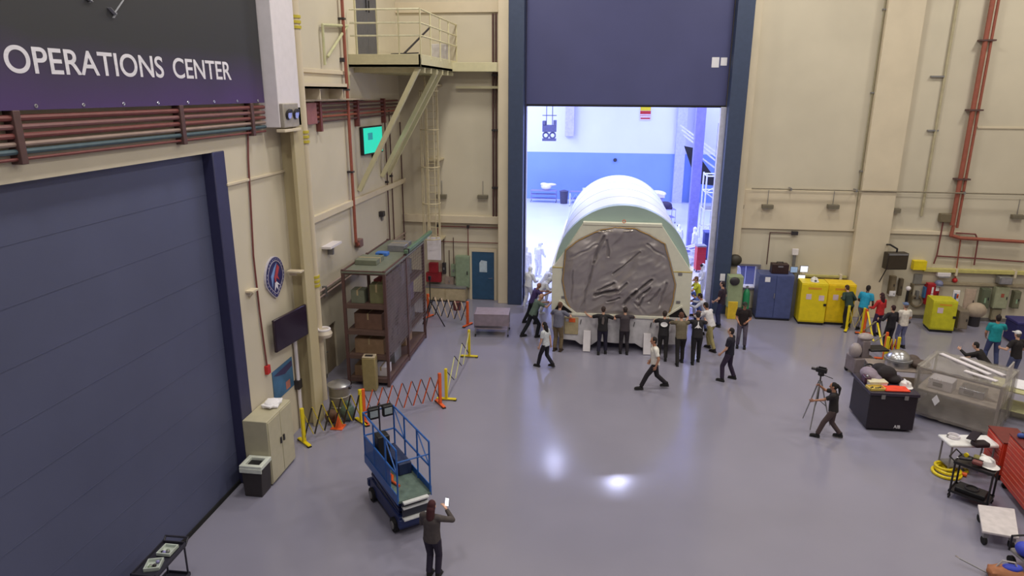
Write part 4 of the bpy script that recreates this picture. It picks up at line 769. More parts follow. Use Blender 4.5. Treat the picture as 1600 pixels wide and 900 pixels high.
# ---------------------------------------------------------------- storage cage
SX0, SX1, SY0, SY1, SHh = -7.72, -6.42, 19.45, 24.0, 3.68
sr = thing('storage_cage', ((SX0+SX1)/2, SY0, 0), 'tall dark brown storage cage rack with meshed side on the left', 'rack'); hw_ = (SX1-SX0)/2; dl = SY1-SY0
for y in (0, dl/2, dl):
    for x in (-hw_, hw_): MB().bb((x-.045, y-.045, 0), (x+.045, y+.045, SHh+.1)).build('post', WOODB, sr, .005)
for z in (.18, .95, 1.75, 2.6): MB().bb((-hw_, 0, z), (hw_, dl, z+.06)).bb((-hw_, -.02, z-.05), (hw_, .03, z+.08)).build('shelf', mat('brown_shelf', (92, 70, 64), .6), sr)
MB().bb((-hw_-.05, -.05, SHh), (hw_+.05, dl+.05, SHh+.05)).build('top_sheet', mat('grey_green_top_sheet', (112, 116, 104), .5), sr)
MB().bb((-hw_, -.03, SHh-.05), (hw_, .03, SHh+.08)).bb((hw_-.03, 0, SHh-.05), (hw_+.03, dl, SHh+.08)).bb((-hw_-.03, 0, SHh-.05), (-hw_+.03, dl, SHh+.08)).build('frame_beam', WOODB, sr)
MB().bb((hw_-.03, 0, .05), (hw_+.03, dl, .15)).build('kick_beam', WOODB, sr)
mb = MB()
for k in range(39): y = k*dl/39; mb.bb((hw_+.02, y, .9), (hw_+.028, y+.008, SHh))
for k in range(24): z = .9+k*(SHh-.9)/24; mb.bb((hw_+.02, 0, z), (hw_+.028, dl, z+.008))
mb.build('mesh_panel', mat('mesh_wire', (104, 92, 96), .5), sr)
MB().bb((hw_+.012, .1, .95), (hw_+.016, dl*.6, SHh-.1)).build('plastic_curtain', mat('hazy_plastic', (140, 128, 130), .35, alpha=.5, var=.3, scale=1.5), sr)
cart_lab = {0: 'lowest', 1: 'second', 2: 'third', 3: 'top'}
items = [(0, -.28, .45, .5, .5, .34, CARD, 'cardboard carton'), (0, .30, .5, .42, .5, .30, WHITEP, 'white carton'), (0, .1, 1.7, .7, .7, .45, GREY, 'grey carton'), (0, -.05, 3.4, .8, .8, .5, CARD, 'wide cardboard carton'),
         (1, 0, .5, .95, .6, .5, CARD, 'wide brown carton'), (1, .25, 1.5, .5, .6, .42, WHITEP, 'white carton'), (1, .2, 2.6, .6, .5, .4, mat('dusty_red_carton', (150, 70, 76), .7), 'dusty red carton'), (1, .1, 3.6, .7, .6, .55, GREY, 'grey carton'),
         (2, 0, .5, .9, .55, .52, mat('brown_carton', (122, 92, 80), .8), 'dark brown carton'), (2, .25, 1.4, .45, .5, .5, WHITEP, 'white upright carton'), (2, .25, 2.4, .5, .6, .4, MATS['dusty_red_carton'], 'dusty red carton'), (2, .1, 3.5, .7, .7, .6, mat('violet_grey_carton', (126, 112, 134), .7), 'violet-grey carton'),
         (3, -.3, .4, .42, .4, .42, mat('grey_green_carton', (112, 116, 100), .7), 'grey-green carton'), (3, .28, .45, .42, .4, .60, mat('olive_carton', (120, 118, 84), .7), 'tall olive carton'), (3, .2, 1.5, .6, .6, .5, MATS['dusty_red_carton'], 'dusty red carton'), (3, .1, 2.7, .7, .7, .6, WHITEP, 'white carton'), (3, .0, 3.8, .7, .6, .55, GREY, 'grey carton')]
for s_, x, y, w, d, h, m_, l in items:
    z = (.24, 1.01, 1.81, 2.66)[s_]; t = thing('carton', ((SX0+SX1)/2+x, SY0+y, z), '%s on the %s shelf of the storage cage, %s' % (l, cart_lab[s_], 'at the open end' if y < 1 else 'behind the open end' if y < 2 else 'midway along' if y < 3 else 'toward the rear'), 'carton', random.uniform(-.06, .06), 'cartons in the storage cage')
    MB().bb((-w/2, -d/2, 0), (w/2, d/2, h)).build('box', m_, t, .008); MB().bb((-.025, -d/2-.002, h*.6), (.025, d/2+.002, h+.002)).build('tape', mat('tape_tan', (176, 156, 120), .5), t)
t = thing('hard_case', ((SX0+SX1)/2-.1, SY0+2.2, SHh+.05), 'blue item among clutter on top of the storage cage', 'case'); MB().bb((-.2, -.15, 0), (.2, .15, .12)).build('body', mat('small_blue_case', (60, 110, 190), .5), t, .02); MB().bb((-.06, -.17, .04), (.06, -.15, .08)).build('handle', BLACK, t)
for k, (x, y, w, d, h, m_, l) in enumerate(((-.2, 1.2, .7, .8, .16, MATS['grey_green_carton'], 'flat grey-green box on top of the storage cage near its open end'), (.2, 3.2, .6, .9, .22, GREY, 'flat grey box on top of the storage cage toward its rear'))):
    t = thing('carton', ((SX0+SX1)/2+x, SY0+y, SHh+.05), l, 'carton'); MB().bb((-w/2, -d/2, 0), (w/2, d/2, h)).build('box', m_, t, .01); MB().bb((-w/2-.005, -.03, 0), (w/2+.005, .03, h+.003)).build('tape', MATS['tape_tan'], t)
t = thing('green_beam', (SX1+.1, 21.6, SHh+.14), 'long dull green beam lying along the top edge of the storage cage', 'beam'); MB().bb((-.1, 0, 0), (.02, 3.4, .12)).build('beam', mat('dull_green_paint', (92, 116, 92), .6), t, .01); MB().bb((-.13, .1, -.0), (.05, .2, .14)).build('strap', DARK, t)
tw = thing('tower_air_purifier', (-6.93, 19.18, 0), 'olive beige standing box tower in front of the storage cage', 'tower', R(6))
MB().bb((-.21, -.16, 0), (.21, .16, 1.10)).build('body', mat('olive_beige_body', (150, 134, 90), .5), tw, .03); MB().bb((-.2, -.15, 1.10), (.2, .15, 1.14)).build('top', mat('pale_tower_top', (196, 180, 156), .5), tw, .02); MB().bb((-.12, -.10, 1.139), (.12, .04, 1.15)).build('vent', DARK, tw)
# ---------------------------------------------------------------- back left corner
fh = thing('fire_hose_station', (-7.32, BY, .78), 'dark red fire hose box on the back wall left of the small door', 'fire box'); MB().bb((-.34, -.25, 0), (.34, 0, .42)).build('lower_box', mat('deep_red_box', (140, 26, 40), .5), fh, .01); MB().bb((-.2, -.22, .42), (.2, 0, .86)).build('upper_box', mat('deep_red_panel', (164, 34, 50), .5), fh, .01)
gc = thing('wall_panel_box', (-5.98, BY, .6), 'grey-green electrical cabinet on the wall beside the small blue door', 'cabinet'); MB().bb((-.32, -.3, 0), (.3, 0, 1.42)).build('body', GREENM, gc, .01); MB().bb((-.29, -.32, .04), (.27, -.3, 1.38)).build('door', GREENM, gc, .008); MB().bb((.2, -.35, .6), (.24, -.32, .75)).build('handle', DARK, gc)
for k, (x, z, w, h, m_, l) in enumerate(((-6.85, 1.15, .16, .5, DARK, 'narrow dark switch box right of the fire hose box'), (-6.42, 1.05, .22, .55, GREENM, 'small green switch box left of the grey-green cabinet'), (-6.62, .62, .4, .4, mat('pinkish_grey_box', (150, 132, 124), .5), 'pinkish grey box between the fire hose box and green cabinet'))):
    t = thing('switch_box', (x, BY, z), l, 'switch box'); MB().bb((-w/2, -.16, 0), (w/2, 0, h)).build('body', m_, t, .01); MB().bb((-.03, -.19, h*.4), (.03, -.16, h*.6)).build('lever', STEEL, t); MB().cyl((0, -.05, h), (0, -.05, h+1.2), .018, n=6).build('conduit', WOODB, t)
t = thing('wall_pipe', (-7.1, BY-.1, 0), 'thin dark pipe run on the back wall under the corner beam', 'pipe'); MB().tube([(-.2, 0, 1.9), (0, 0, 1.9), (0, 0, 3.3), (2.7, 0, 3.3)], .025).tube([(0, 0, 2.62), (2.7, 0, 2.62)], .02).tube([(1.35, 0, 3.3), (1.35, 0, 2.0)], .02).build('pipe', BROWNP, t)
for x in (.0, 1.35): MB().bb((x-.05, -.03, 3.25), (x+.05, .1, 3.36)).build('clamp', DARK, t)
for k, x in enumerate((-4.62, -4.5)):
    t = thing('riser_pipe', (x, BY-.1, 0), ('left brown riser pipe beside the pier', 'right brown riser pipe beside the pier')[k], 'pipe'); MB().cyl((0, 0, 3.8), (0, 0, 12), .045, n=10).build('pipe', WOODB, t)
    for z in (5, 7.4, 9.6): MB().bb((-.06, -.06, z), (.06, .1, z+.08)).build('clamp', DARK, t)
def wall_lamp(x, z, l, Y=BY):
    t = thing('wall_lamp', (x, Y, z), l, 'lamp', 0, 'dark hooded wall lamps on the back wall'); MB().bb((-.22, -.22, 0), (.22, 0, .16)).build('hood', mat('olive_grey_lamp', (112, 104, 88), .5), t, .015); MB().cyl((0, -.04, .16), (0, -.04, .75), .012, n=6).build('stem', GREY, t); MB().bb((-.17, -.19, -.02), (.17, -.03, 0)).build('lens', mat('frosted_lens', (200, 196, 180), .3), t)
p = aty(691, 309, BY); wall_lamp(p.x, p.z, 'hooded wall lamp above the fire hose box in the left corner'); p = aty(755, 310, BY); wall_lamp(p.x, p.z, 'hooded wall lamp above the small blue door')
for px, py, l in ((1152, 325, 'hooded wall lamp beside the right post of the lift door'), (1198, 325, 'hooded wall lamp above the blue cabinet'), (1300, 325, 'hooded wall lamp above the yellow cabinets'), (1395, 331, 'hooded wall lamp just right of the wide pilaster'), (1587, 341, 'hooded wall lamp at the far right of the back wall')):
    p = aty(px, py, BY-.1 if px < 1333 and px > 1160 else BY); wall_lamp(p.x, p.z, l, p.y)
tk = cart('work_table', (-3.98, 24.9, 0), R(4), 'grey plastic-draped table near the left door post', 1.3, .9, .9, mat('violet_grey_top', (150, 136, 148), .4), GREY, (.3,), 'table')
MB().bb((-.67, -.48, .35), (-.655, .48, .91)).bb((-.67, -.48, .45), (.67, -.465, .91)).build('plastic_skirt', mat('hazy_skirt', (156, 140, 150), .4, alpha=.7), tk)
tp = thing('tripod_stand', (-6.5, 25.2, 0), 'black tripod light stand behind the storage cage', 'tripod'); 
for a in (20, 140, 260): MB().cyl((0, 0, 1.1), (.55*math.cos(R(a)), .55*math.sin(R(a)), 0), .022, n=8).build('leg', BLACK, tp)
MB().cyl((0, 0, 1.0), (0, 0, 1.95), .022, n=8).build('pole', BLACK, tp); MB().bb((-.05, -.05, 1.95), (.05, .05, 2.1)).build('head', BLACK, tp, .01)
sk = thing('low_sink_unit', (-6.9, BY-.02, 0), 'low cream cupboard under the fire hose box', 'cupboard'); MB().bb((-.7, -.6, .05), (1.1, -.02, .62)).build('body', mat('cream_cupboard', (176, 160, 130), .6), sk, .01); MB().bb((-.72, -.62, .62), (1.12, -.02, .68)).build('counter', GREY, sk)
for x in (-.66, .22): MB().bb((x, -.62, .1), (x+.82, -.6, .58)).build('door', mat('cream_cupboard_door', (182, 166, 136), .6), sk)
t = thing('floor_bucket', (-5.95, 27.6, 0), 'dark bucket on the floor beneath the lattice barrier', 'bucket'); MB().lathe([(.15, 0), (.19, .34)]).build('body', BROWNP, t); MB().ring((0, 0, .34), .19, .015).build('rim', DARK, t)
# ================================================================== RIGHT SIDE: CABINETS ALONG THE BACK WALL
bcb = thing('blue_cabinet', (7.17, 28.55, 0), 'large slate blue two-door storage cabinet right of the lift door', 'cabinet', R(-2))
CBL = mat('cabinet_slate_blue', (74, 84, 132), .45)
MB().bb((-.68, -.42, .08), (.68, .42, 1.92)).build('body', CBL, bcb, .015); MB().bb((-.66, -.40, 0), (.66, .40, .08)).build('plinth', BLACK, bcb)
for x in (-.67, .01): MB().bb((x, -.44, .12), (x+.66, -.42, 1.88)).build('door', CBL, bcb, .006)
MB().bb((-.05, -.49, .95), (-.02, -.44, 1.15)).build('handle', STEEL, bcb); MB().bb((-.45, -.446, 1.62), (-.25, -.44, 1.82)).build('white_label', PAPER, bcb)
t = thing('tool_box', (7.3, 28.5, 1.92), 'dark brown case sitting on the blue cabinet', 'case'); MB().bb((-.33, -.2, 0), (.33, .2, .40)).build('body', mat('dark_maroon_case', (48, 26, 28), .5), t, .02); MB().bb((-.1, -.22, .28), (.1, -.2, .34)).build('latch', STEEL, t); MB().tube([(-.12, 0, .40), (-.12, 0, .46), (.12, 0, .46), (.12, 0, .40)], .015).build('handle', BLACK, t)
def flam(x, y, rz, w, h, label, col=YEL, two=1):
    t = thing('flammables_cabinet', (x, y, 0), label, 'cabinet', rz); MB().bb((-w/2, -.40, .10), (w/2, .40, h)).build('body', col, t, .015); MB().bb((-w/2+.03, -.38, 0), (w/2-.03, .38, .1)).build('plinth', BLACK, t)
    for k in range(two): 
        x0 = -w/2+.015+k*w/two; d_ = MB().bb((x0, -.425, .16), (x0+w/two-.03, -.40, h-.05)).build('door', col, t, .008)
        xh = x0+(w/two-.13 if k == 0 else .03); MB().bb((xh, -.46, h*.48), (xh+.10, -.425, h*.48+.09)).build('latch', BLACK, d_)
    MB().bb((-w*.30, -.43, h*.62), (-w*.30+.2, -.426, h*.62+.22)).build('white_label', mat('lilac_label', (214, 190, 200), .8), t); 
    if two > 1 or w > .9: MB().bb((w*.18, -.43, h*.60), (w*.18+.2, -.426, h*.60+.22)).build('white_label', MATS['lilac_label'], t)
    MB().bb((-w*.25, -.43, h*.86), (w*.25, -.426, h*.91)).build('warning_strip', mat('orange_strip', (214, 150, 40), .6), t); return t
flam(8.58, 28.15, R(-3), 1.0, 1.72, 'left yellow flammables cabinet next to the blue cabinet', YEL, 1)
flam(9.65, 28.25, R(-3), 1.05, 1.70, 'right yellow flammables cabinet behind the green jacket', mat('warm_yellow', (232, 196, 18), .45), 1)
flam(13.42, 27.9, R(-6), .86, 1.28, 'short yellow flammables cabinet under the red first aid box', mat('lemon_yellow', (196, 190, 36), .45), 1)
MB_ = thing('hard_hat', (8.62, 28.15, 1.72), 'white hard hat on the left yellow cabinet', 'helmet'); HH = mat('white_hard_hat', (232, 228, 228), .3)
def hat(t): 
    MB().lathe([(.155, .0), (.15, .05), (.13, .11), (.08, .15), (.02, .165)], n=18).build('shell', HH, t); MB().ell((0, -.06, .008), (.165, .19, .012)).build('brim', HH, t); MB().bb((-.02, -.14, .10), (.02, .14, .172)).build('ridge', HH, t, .015)
hat(MB_)
MB().ell((0, -.16, .05), (.05, .02, .03)).build('front_badge', BLACK, MB_)
t = thing('monitor_stand', (8.05, 28.75, 0), 'grey post with two small lit screens between the blue and yellow cabinets', 'screens'); MB().bb((-.12, -.12, 0), (.12, .12, 2.0)).build('post', GREY, t, .01); LS = mat('lit_white_screen', (226, 232, 250), .3, emit=.75, var=.02)
for x, z, w, h in ((-.28, 1.95, .26, .22), (.10, 1.98, .28, .24), (.05, 1.66, .26, .18)): s_ = MB().bb((x-.02, -.18, z-.02), (x+w+.02, -.13, z+h+.02)).build('screen_frame', GREY, t); MB().bb((x, -.186, z), (x+w, -.18, z+h)).build('screen', LS if x > 0 else mat('pale_blue_screen', (150, 176, 214), .3, emit=.35), s_)
t = thing('wall_notice_light', (8.02, BY-.1, 2.55), 'small white exit light on the alcove wall above the cabinets', 'light'); MB().bb((-.12, -.1, 0), (.12, 0, .26)).build('box', mat('soft_white_plastic', (232, 224, 226), .5), t, .01); MB().bb((-.06, -.06, -.5), (.06, 0, 0)).build('conduit', GREY, t)
t = thing('wall_conduit', (6.95, BY-.1, 0), 'thin dark conduit dropping behind the case on the blue cabinet', 'conduit'); MB().tube([(0, 0, 2.1), (0, 0, 3.45), (1.0, 0, 3.45)], .022).build('tube', WOODB, t); MB().bb((.85, -.05, 3.38), (1.1, .05, 3.52)).build('junction_box', DARK, t)
t = thing('alcove_rail', (8.3, BY-.02, 1.62), 'cream rail along the alcove wall behind the yellow cabinets', 'rail'); MB().bb((0, -.12, 0), (1.9, 0, .10)).build('rail', mat('yellowed_cream_rail', (190, 180, 112), .6), t, .01); MB().bb((.1, -.14, -.1), (.2, 0, .16)).bb((1.6, -.14, -.1), (1.7, 0, .16)).build('bracket', TRIM, t)
# white-green cupboard and gas bottle between door post and window
t = thing('service_pillar', (5.55, 28.3, 0), 'pale green service cupboard with a yellow lower panel beside the lift door', 'cupboard'); MB().bb((-.28, -.25, .5), (.3, .25, 1.8)).build('body', mat('pale_sage_enamel', (150, 162, 126), .5), t, .015); MB().bb((-.22, -.28, 0), (.16, .22, .75)).build('yellow_panel', mat('amber_yellow', (226, 190, 50), .5), t, .01); MB().ell((-.05, -.28, 1.62), (.2, .08, .18)).build('fan_guard', DARK, t)
t = thing('gas_cylinder', (6.05, 28.2, 0), 'green gas cylinder standing under the small window', 'cylinder'); MB().lathe([(.13, 0), (.14, .1), (.14, 1.05), (.1, 1.2), (.04, 1.28)], n=16).build('body', mat('bottle_green', (34, 128, 84), .4), t); MB().cyl((0, 0, 1.28), (0, 0, 1.4), .04).bar((-.06, 0, 1.36), (.06, 0, 1.36), .03, .03).build('valve', STEEL, t)
t = thing('wall_blower', (5.6, 28.9, 2.05), 'dark round blower on the wall above the small window', 'blower'); MB().ell((0, 0, .25), (.28, .2, .25)).build('housing', mat('olive_black_housing', (56, 50, 42), .5), t); MB().bb((-.4, -.1, 0), (.1, .3, .12)).build('base', DARK, t)
# hung dark television on arm, right of the pilaster
p = aty(1394, 406, BY-.6); t = thing('hanging_television', (p.x, BY, p.z), 'dark boxy television on a wall arm right of the wide pilaster', 'television', R(8)); MB().bb((-.42, -.85, -.35), (.42, -.50, .33)).build('housing', mat('brown_black_case', (44, 36, 28), .45), t, .03); MB().bb((-.37, -.86, -.30), (.37, -.85, .22)).build('screen', mat('tv_screen_brown', (58, 48, 34), .2), t); MB().bb((-.38, -.86, .24), (.38, -.845, .31)).build('grille', GREY, t); MB().tube([(-.2, 0, .5), (-.2, -.5, .6), (.05, -.6, .45), (.05, -.6, .3)], .035).bb((-.3, -.05, .3), (-.1, 0, .7)).build('wall_arm', BLACK, t); MB().cyl((-.25, -.6, -.35), (-.3, -.3, -1.0), .02).build('cable', BLACK, t)
# wall cupboards, boxes, red boxes along the right part of the back wall
def wbox(px0, py0, px1, py1, m_, label, d=.25, cat='box', name='wall_box', extra=None):
    a_, b_ = aty(px0, py1, BY-d), aty(px1, py0, BY-d); t = thing(name, ((a_.x+b_.x)/2, BY, a_.z), label, cat); w, h = (b_.x-a_.x)/2, b_.z-a_.z
    MB().bb((-w, -d, 0), (w, 0, h)).build('body', m_, t, .012); MB().bb((-w+.03, -d-.02, .03), (w-.03, -d, h-.03)).build('door', m_, t, .006); MB().bb((w-.09, -d-.04, h*.45), (w-.06, -d-.02, h*.58)).build('handle', DARK, t)
    if extra: extra(t, w, h, d)
    return t
DRB = mat('drab_brown_box', (120, 106, 84), .6)
wbox(1388, 432, 1402, 460, DRB, 'left drab brown wall box under the dark television', .2); wbox(1403, 436, 1413, 462, mat('dark_brown_box', (98, 86, 70), .6), 'right darker brown wall box under the television', .2)
wbox(1389, 455, 1400, 463, PAPER, 'small pale box under the left brown wall box', .24); wbox(1421, 444, 1429, 472, mat('umber_box', (110, 98, 78), .6), 'narrow brown box left of the red first aid box', .2)
def aid(t, w, h, d): MB().bb((-w*.4, -d-.026, h*.30), (w*.0, -d-.02, h*.52)).bb((-w*.35, -d-.026, h*.55), (-w*.05, -d-.02, h*.85)).bb((w*.3, -d-.026, h*.68), (w*.85, -d-.02, h*.9)).build('white_sheet', PAPER, t); MB().bb((-w-.07, -d*.8, h*.3), (-w, -d*.2, h*.8)).build('blue_side_box', mat('blue_side', (60, 110, 160), .5), t)
wbox(1445, 444, 1470, 476, mat('crimson_box', (172, 28, 44), .45), 'crimson first aid box above the short yellow cabinet', .32, 'box', 'first_aid_box', aid)
t = thing('clear_helmet', aty(1467, 443, BY-.25), 'blue-grey shiny hard hat above the crimson first aid box', 'helmet'); MB().ell((0, 0, .0), (.16, .18, .14)).build('shell', mat('shiny_blue_grey', (120, 124, 160), .15), t); MB().ell((0, -.03, -.08), (.19, .21, .02)).build('brim', GREY, t)
def pict(t, w, h, d): MB().bb((-w*.6, -d-.03, h*.2), (0, -d-.02, h*.75)).build('blue_patch', mat('notice_blue', (90, 110, 150), .6), t); MB().bb((0, -d-.03, h*.35), (w*.6, -d-.02, h*.7)).build('orange_patch', ORG, t)
wbox(1487, 454, 1501, 472, PAPER, 'picture notice on a board behind the short yellow cabinet', .06, 'notice', 'picture_notice', pict); wbox(1502, 452, 1527, 492, mat('pale_pink_board', (190, 168, 152), .7), 'large pale pinkish noticeboard right of the short yellow cabinet', .05, 'board', 'notice_board')
def lampg(t, w, h, d): MB().bb((-w*.3, -d-.03, h*.3), (w*.1, -d-.02, h*.55)).build('green_light', mat('pale_green_plate', (140, 170, 140), .4), t)
wbox(1530, 452, 1550, 482, mat('dark_sage_box', (98, 104, 84), .5), 'dark sage electrical box left of the pale one', .25, 'box', 'wall_box', lampg)
def redp(t, w, h, d): MB().bb((-w*.2, -d-.03, h*.55), (w*.25, -d-.02, h*.72)).build('red_sticker', mat('dull_red', (160, 84, 66), .6), t)
wbox(1551, 450, 1579, 482, mat('pale_sage_box', (160, 162, 134), .5), 'pale sage electrical box with a red sticker', .3, 'box', 'wall_box', redp)
wbox(1581, 456, 1597, 482, mat('mid_sage_box', (112, 112, 90), .5), 'sage electrical box at the far right of the row', .25, 'box', 'wall_box', lampg)
wbox(1548, 483, 1566, 500, mat('grey_lower_box', (150, 140, 116), .6), 'plain drab box low on the wall under the pale sage box', .2)
wbox(1495, 487, 1516, 514, mat('drab_grey_bin', (126, 114, 100), .6), 'drab grey cupboard standing right of the short yellow cabinet', 1.7, 'cupboard', 'floor_cupboard')
t = thing('round_mirror', aty(1523, 495, 28.6), 'pale round paper drum by the drab grey cupboard', 'drum'); t.location.z = .35; MB().ell((0, 0, .3), (.38, .3, .32)).build('bundle', mat('pale_bundle', (176, 158, 140), .7), t); MB().cyl((0, 0, -.35), (0, 0, .1), .2).build('stand', DARK, t)
# cream beam rails with yellow end
p0, p1 = aty(1444, 422, BY-.2), aty(1640, 428, BY-.2); t = thing('wall_rail', (p0.x, BY, 0), 'yellowed cream rail running along the right back wall above the boxes', 'rail'); MB().bb((0, -.2, p0.z-.07), (6.5, 0, p0.z+.07)).build('rail', mat('yellowed_cream_rail', (190, 180, 112)), t, .01); MB().bb((-.45, -.25, p0.z), (.05, 0, p0.z+.38)).build('end_box', YEL, t, .01)
for x in (1.2, 3.4, 5.6): MB().bb((x, -.22, p0.z-.2), (x+.08, 0, p0.z+.1)).build('bracket', TRIM, t)
p0 = aty(1440, 440, BY-.1); t = thing('wall_rail', (p0.x, BY, 0), 'lower grey-cream trunking on the right back wall over the boxes', 'rail'); MB().bb((0, -.1, p0.z-.10), (6.5, 0, p0.z+.02)).build('trunking', mat('grey_cream_trunking', (162, 148, 124), .6), t, .01); MB().bb((-.3, -.12, p0.z-.1), (0, 0, p0.z+.3)).build('end_elbow', GREY, t)
p = aty(1570, 438, BY-.3); t = thing('flood_light', p, 'grey wall floodlight above the pale sage box', 'light'); MB().bb((-.25, -.12, -.15), (.25, .2, .15)).build('housing', GREY, t, .03); MB().bb((-.2, -.13, -.12), (.2, -.12, .1)).build('lens', STEEL, t); MB().bb((-.04, .2, -.04), (.04, .3, .04)).build('mount', DARK, t)
p = aty(1475, 429, BY-.2); t = thing('wall_fitting', p, 'white two-lamp fitting above the crimson first aid box', 'fitting'); MB().bb((-.25, -.05, -.08), (.25, .2, .08)).build('body', WHITEP, t, .02); MB().bb((-.2, -.06, -.12), (.2, .1, -.08)).build('lens', STEEL, t)
# tall red pipes
t = thing('sprinkler_riser', (14.05, BY, 0), 'pair of tall red sprinkler pipes with elbow on the right back wall', 'pipe')
a0, a1 = aty(1554, 0, BY-.2), aty(1490, 352, BY-.2); xm = (a0.x+a1.x)/2-14.05
MB().cyl((a1.x-14.05-.06, -.2, a1.z), (a0.x-14.05-.06, -.2, a0.z+1), .085, n=12).cyl((a1.x-14.05+.14, -.2, a1.z-.1), (a0.x-14.05+.14, -.2, a0.z+1), .05, n=10).build('riser', REDP, t)
q = [aty(*p, BY-.2) for p in ((1490, 352), (1486, 368), (1500, 372), (1600, 378))]; MB().tube([V((p.x-14.05, -.2, p.z)) for p in q], .07).build('elbow', REDP, t)
q = [aty(*p, BY-.15) for p in ((1494, 364), (1524, 366), (1528, 375), (1522, 414))]; MB().tube([V((p.x-14.05, -.15, p.z)) for p in q], .03).build('small_branch', BROWNP, t)
for py in (63, 172, 280): p = aty(1554-64*py/352, py, BY-.2); MB().bb((p.x-14.05-.25, -.3, p.z-.03), (p.x-14.05+.28, 0, p.z+.03)).build('clamp', WOODB, t)
t = thing('fire_pipe', (13.0, BY, 0), 'thin red pipe run branching along the wall under the sprinkler elbow', 'pipe')
q = [aty(*p, BY-.1) for p in ((1474, 345), (1464, 398), (1459, 412))]; MB().tube([V((p.x-13, -.1, p.z)) for p in q], .03).build('drop', BROWNP, t)
q = [aty(*p, BY-.1) for p in ((1464, 400), (1530, 404), (1600, 409))]; MB().tube([V((p.x-13, -.1, p.z)) for p in q], .03).build('run', BROWNP, t)
q = [aty(*p, BY-.1) for p in ((1501, 374), (1492, 438))]; MB().tube([V((p.x-13, -.1, p.z)) for p in q], .028).build('drop', REDP, t); MB().ell(V((q[1].x-13, -.1, q[1].z)), .1).build('valve', RED, t)
p = aty(1480, 340, BY-.15); MB().bb((p.x-13-.28, -.22, p.z-.18), (p.x-13+.2, 0, p.z+.16)).build('junction_box', mat('olive_box', (112, 100, 78), .5), t, .02)
t = thing('wall_conduit', (6.0, BY-.1, 0), 'long thin grey conduit running level across the right back wall', 'conduit'); p = aty(1201, 295, BY-.3); MB().cyl((0, -.22, p.z), (16, -.22, p.z), .028, n=8).build('tube', mat('grey_conduit', (132, 122, 104), .5), t)
for x in (1.5, 4.0, 8.0, 10.5): MB().bb((x, -.25, p.z-.05), (x+.06, .1, p.z+.05)).build('clamp', GREY, t)
t = thing('wall_conduit', (10.0, BY-.02, 0), 'thin vertical conduit beside the left edge of the wide pilaster', 'conduit'); MB().cyl((.18, -.06, 3.7), (.18, -.06, 15), .03, n=8).build('tube', mat('olive_conduit', (150, 142, 116), .5), t)
for z in (6, 9, 12): MB().bb((.12, -.1, z), (.24, .0, z+.05)).build('clamp', GREY, t)
t = thing('wall_conduit', (12.7, BY, 0), 'pale vertical conduit between the pilaster and the red riser', 'conduit'); MB().cyl((0, -.06, 4.3), (0, -.06, 15), .05, n=8).build('tube', mat('pale_olive_conduit', (176, 166, 136), .5), t); MB().bb((-.3, -.1, 7.6), (.1, 0, 7.66)).bb((-.5, -.1, 9.6), (.0, 0, 9.66)).build('clamp', GREY, t)
t = thing('extinguisher', aty(1411, 500, 28.7), 'slim black stand pole by the wall behind the white blouse', 'pole'); t.location.z = 0; MB().cyl((0, 0, .05), (0, 0, 1.35), .05).build('pole', BLACK, t); MB().ell((0, 0, 1.42), .1).build('white_knob', WHITEP, t); MB().cyl((0, 0, 0), (0, 0, .05), .28, n=16).build('base', DARK, t)
t = thing('coat_bundle', aty(1432, 470, BY-.12), 'brown hose bundle hanging left of the short yellow cabinet', 'hose'); t.location.z = .75; MB().ring((0, 0, 0), .22, .05, Matrix.Rotation(R(80), 4, 'X')).build('coil', DRB, t); MB().bb((-.05, -.02, .1), (.05, .12, .45)).build('hook', GREY, t)
t = thing('storage_tote', (16.2, 26.8, 0), 'dark blue lidded tote at the right edge behind the teal polo', 'tote'); MB().bb((-.75, -.4, .05), (.75, .4, .8)).build('body', mat('tote_navy', (40, 40, 96), .5), t, .03); MB().bb((-.78, -.43, .8), (.78, .43, .9)).build('lid', mat('tote_lid', (50, 48, 110), .5), t, .02)
# ================================================================== RIGHT SIDE: WORK AREA ON THE FLOOR
def quad_thing(fl_, fr, bl, label, name, cat):
    fl_, fr, bl = V(fl_), V(fr), V(bl); c = (fr+bl)/2; rz = math.atan2(fr.y-fl_.y, fr.x-fl_.x); return thing(name, (c.x, c.y, 0), label, cat, rz), (fr-fl_).length, (bl-fl_).length
t = thing('equipment_case', (8.12, 19.14, 0), 'big black wheeled equipment case with clutter on its lid', 'case', R(1))
CASE = mat('case_plum_black', (34, 26, 36), .5)
MB().bb((-.62, -.66, .06), (.62, .66, 1.06)).build('body', CASE, t, .03); MB().bb((-.65, -.69, 1.06), (.65, .69, 1.16)).build('lid', mat('case_lid_plum', (50, 42, 58), .45), t, .02)
for x in (-.3, .3): MB().bb((x-.05, -.70, .98), (x+.05, -.66, 1.1)).build('latch', GREY, t)
for x in (-.5, .5):
    for y in (-.5, .5): MB().cyl((x-.04, y, .06), (x+.04, y, .06), .06).build('caster', RUB, t)
tx = text_mesh('AIB', 'white_lettering', PAPER, t); tx.matrix_local = Matrix(((.17, 0, 0, .1), (0, 0, -1, -.668), (0, .09, 0, .12), (0, 0, 0, 1)))
cx, cy_ = 8.12, 19.14; CZ = 1.16
def on(x, y, z=CZ): return (cx+x, cy_+y, z)
t = tag(grow(MB().box(on(.10, -.42, CZ+.025), (.66, .34, .04), .05).ell(on(.12, -.38, CZ+.05), (.26, .13, .035)), 'red_cloth', mat('vermilion_cloth', (232, 70, 40), .7), None, .014), 'folded vermilion cloth on the black equipment case', 'cloth')
t = thing('hard_hat', on(.48, -.12), 'white hard hat on the black equipment case beside the vermilion cloth', 'helmet'); hat(t)
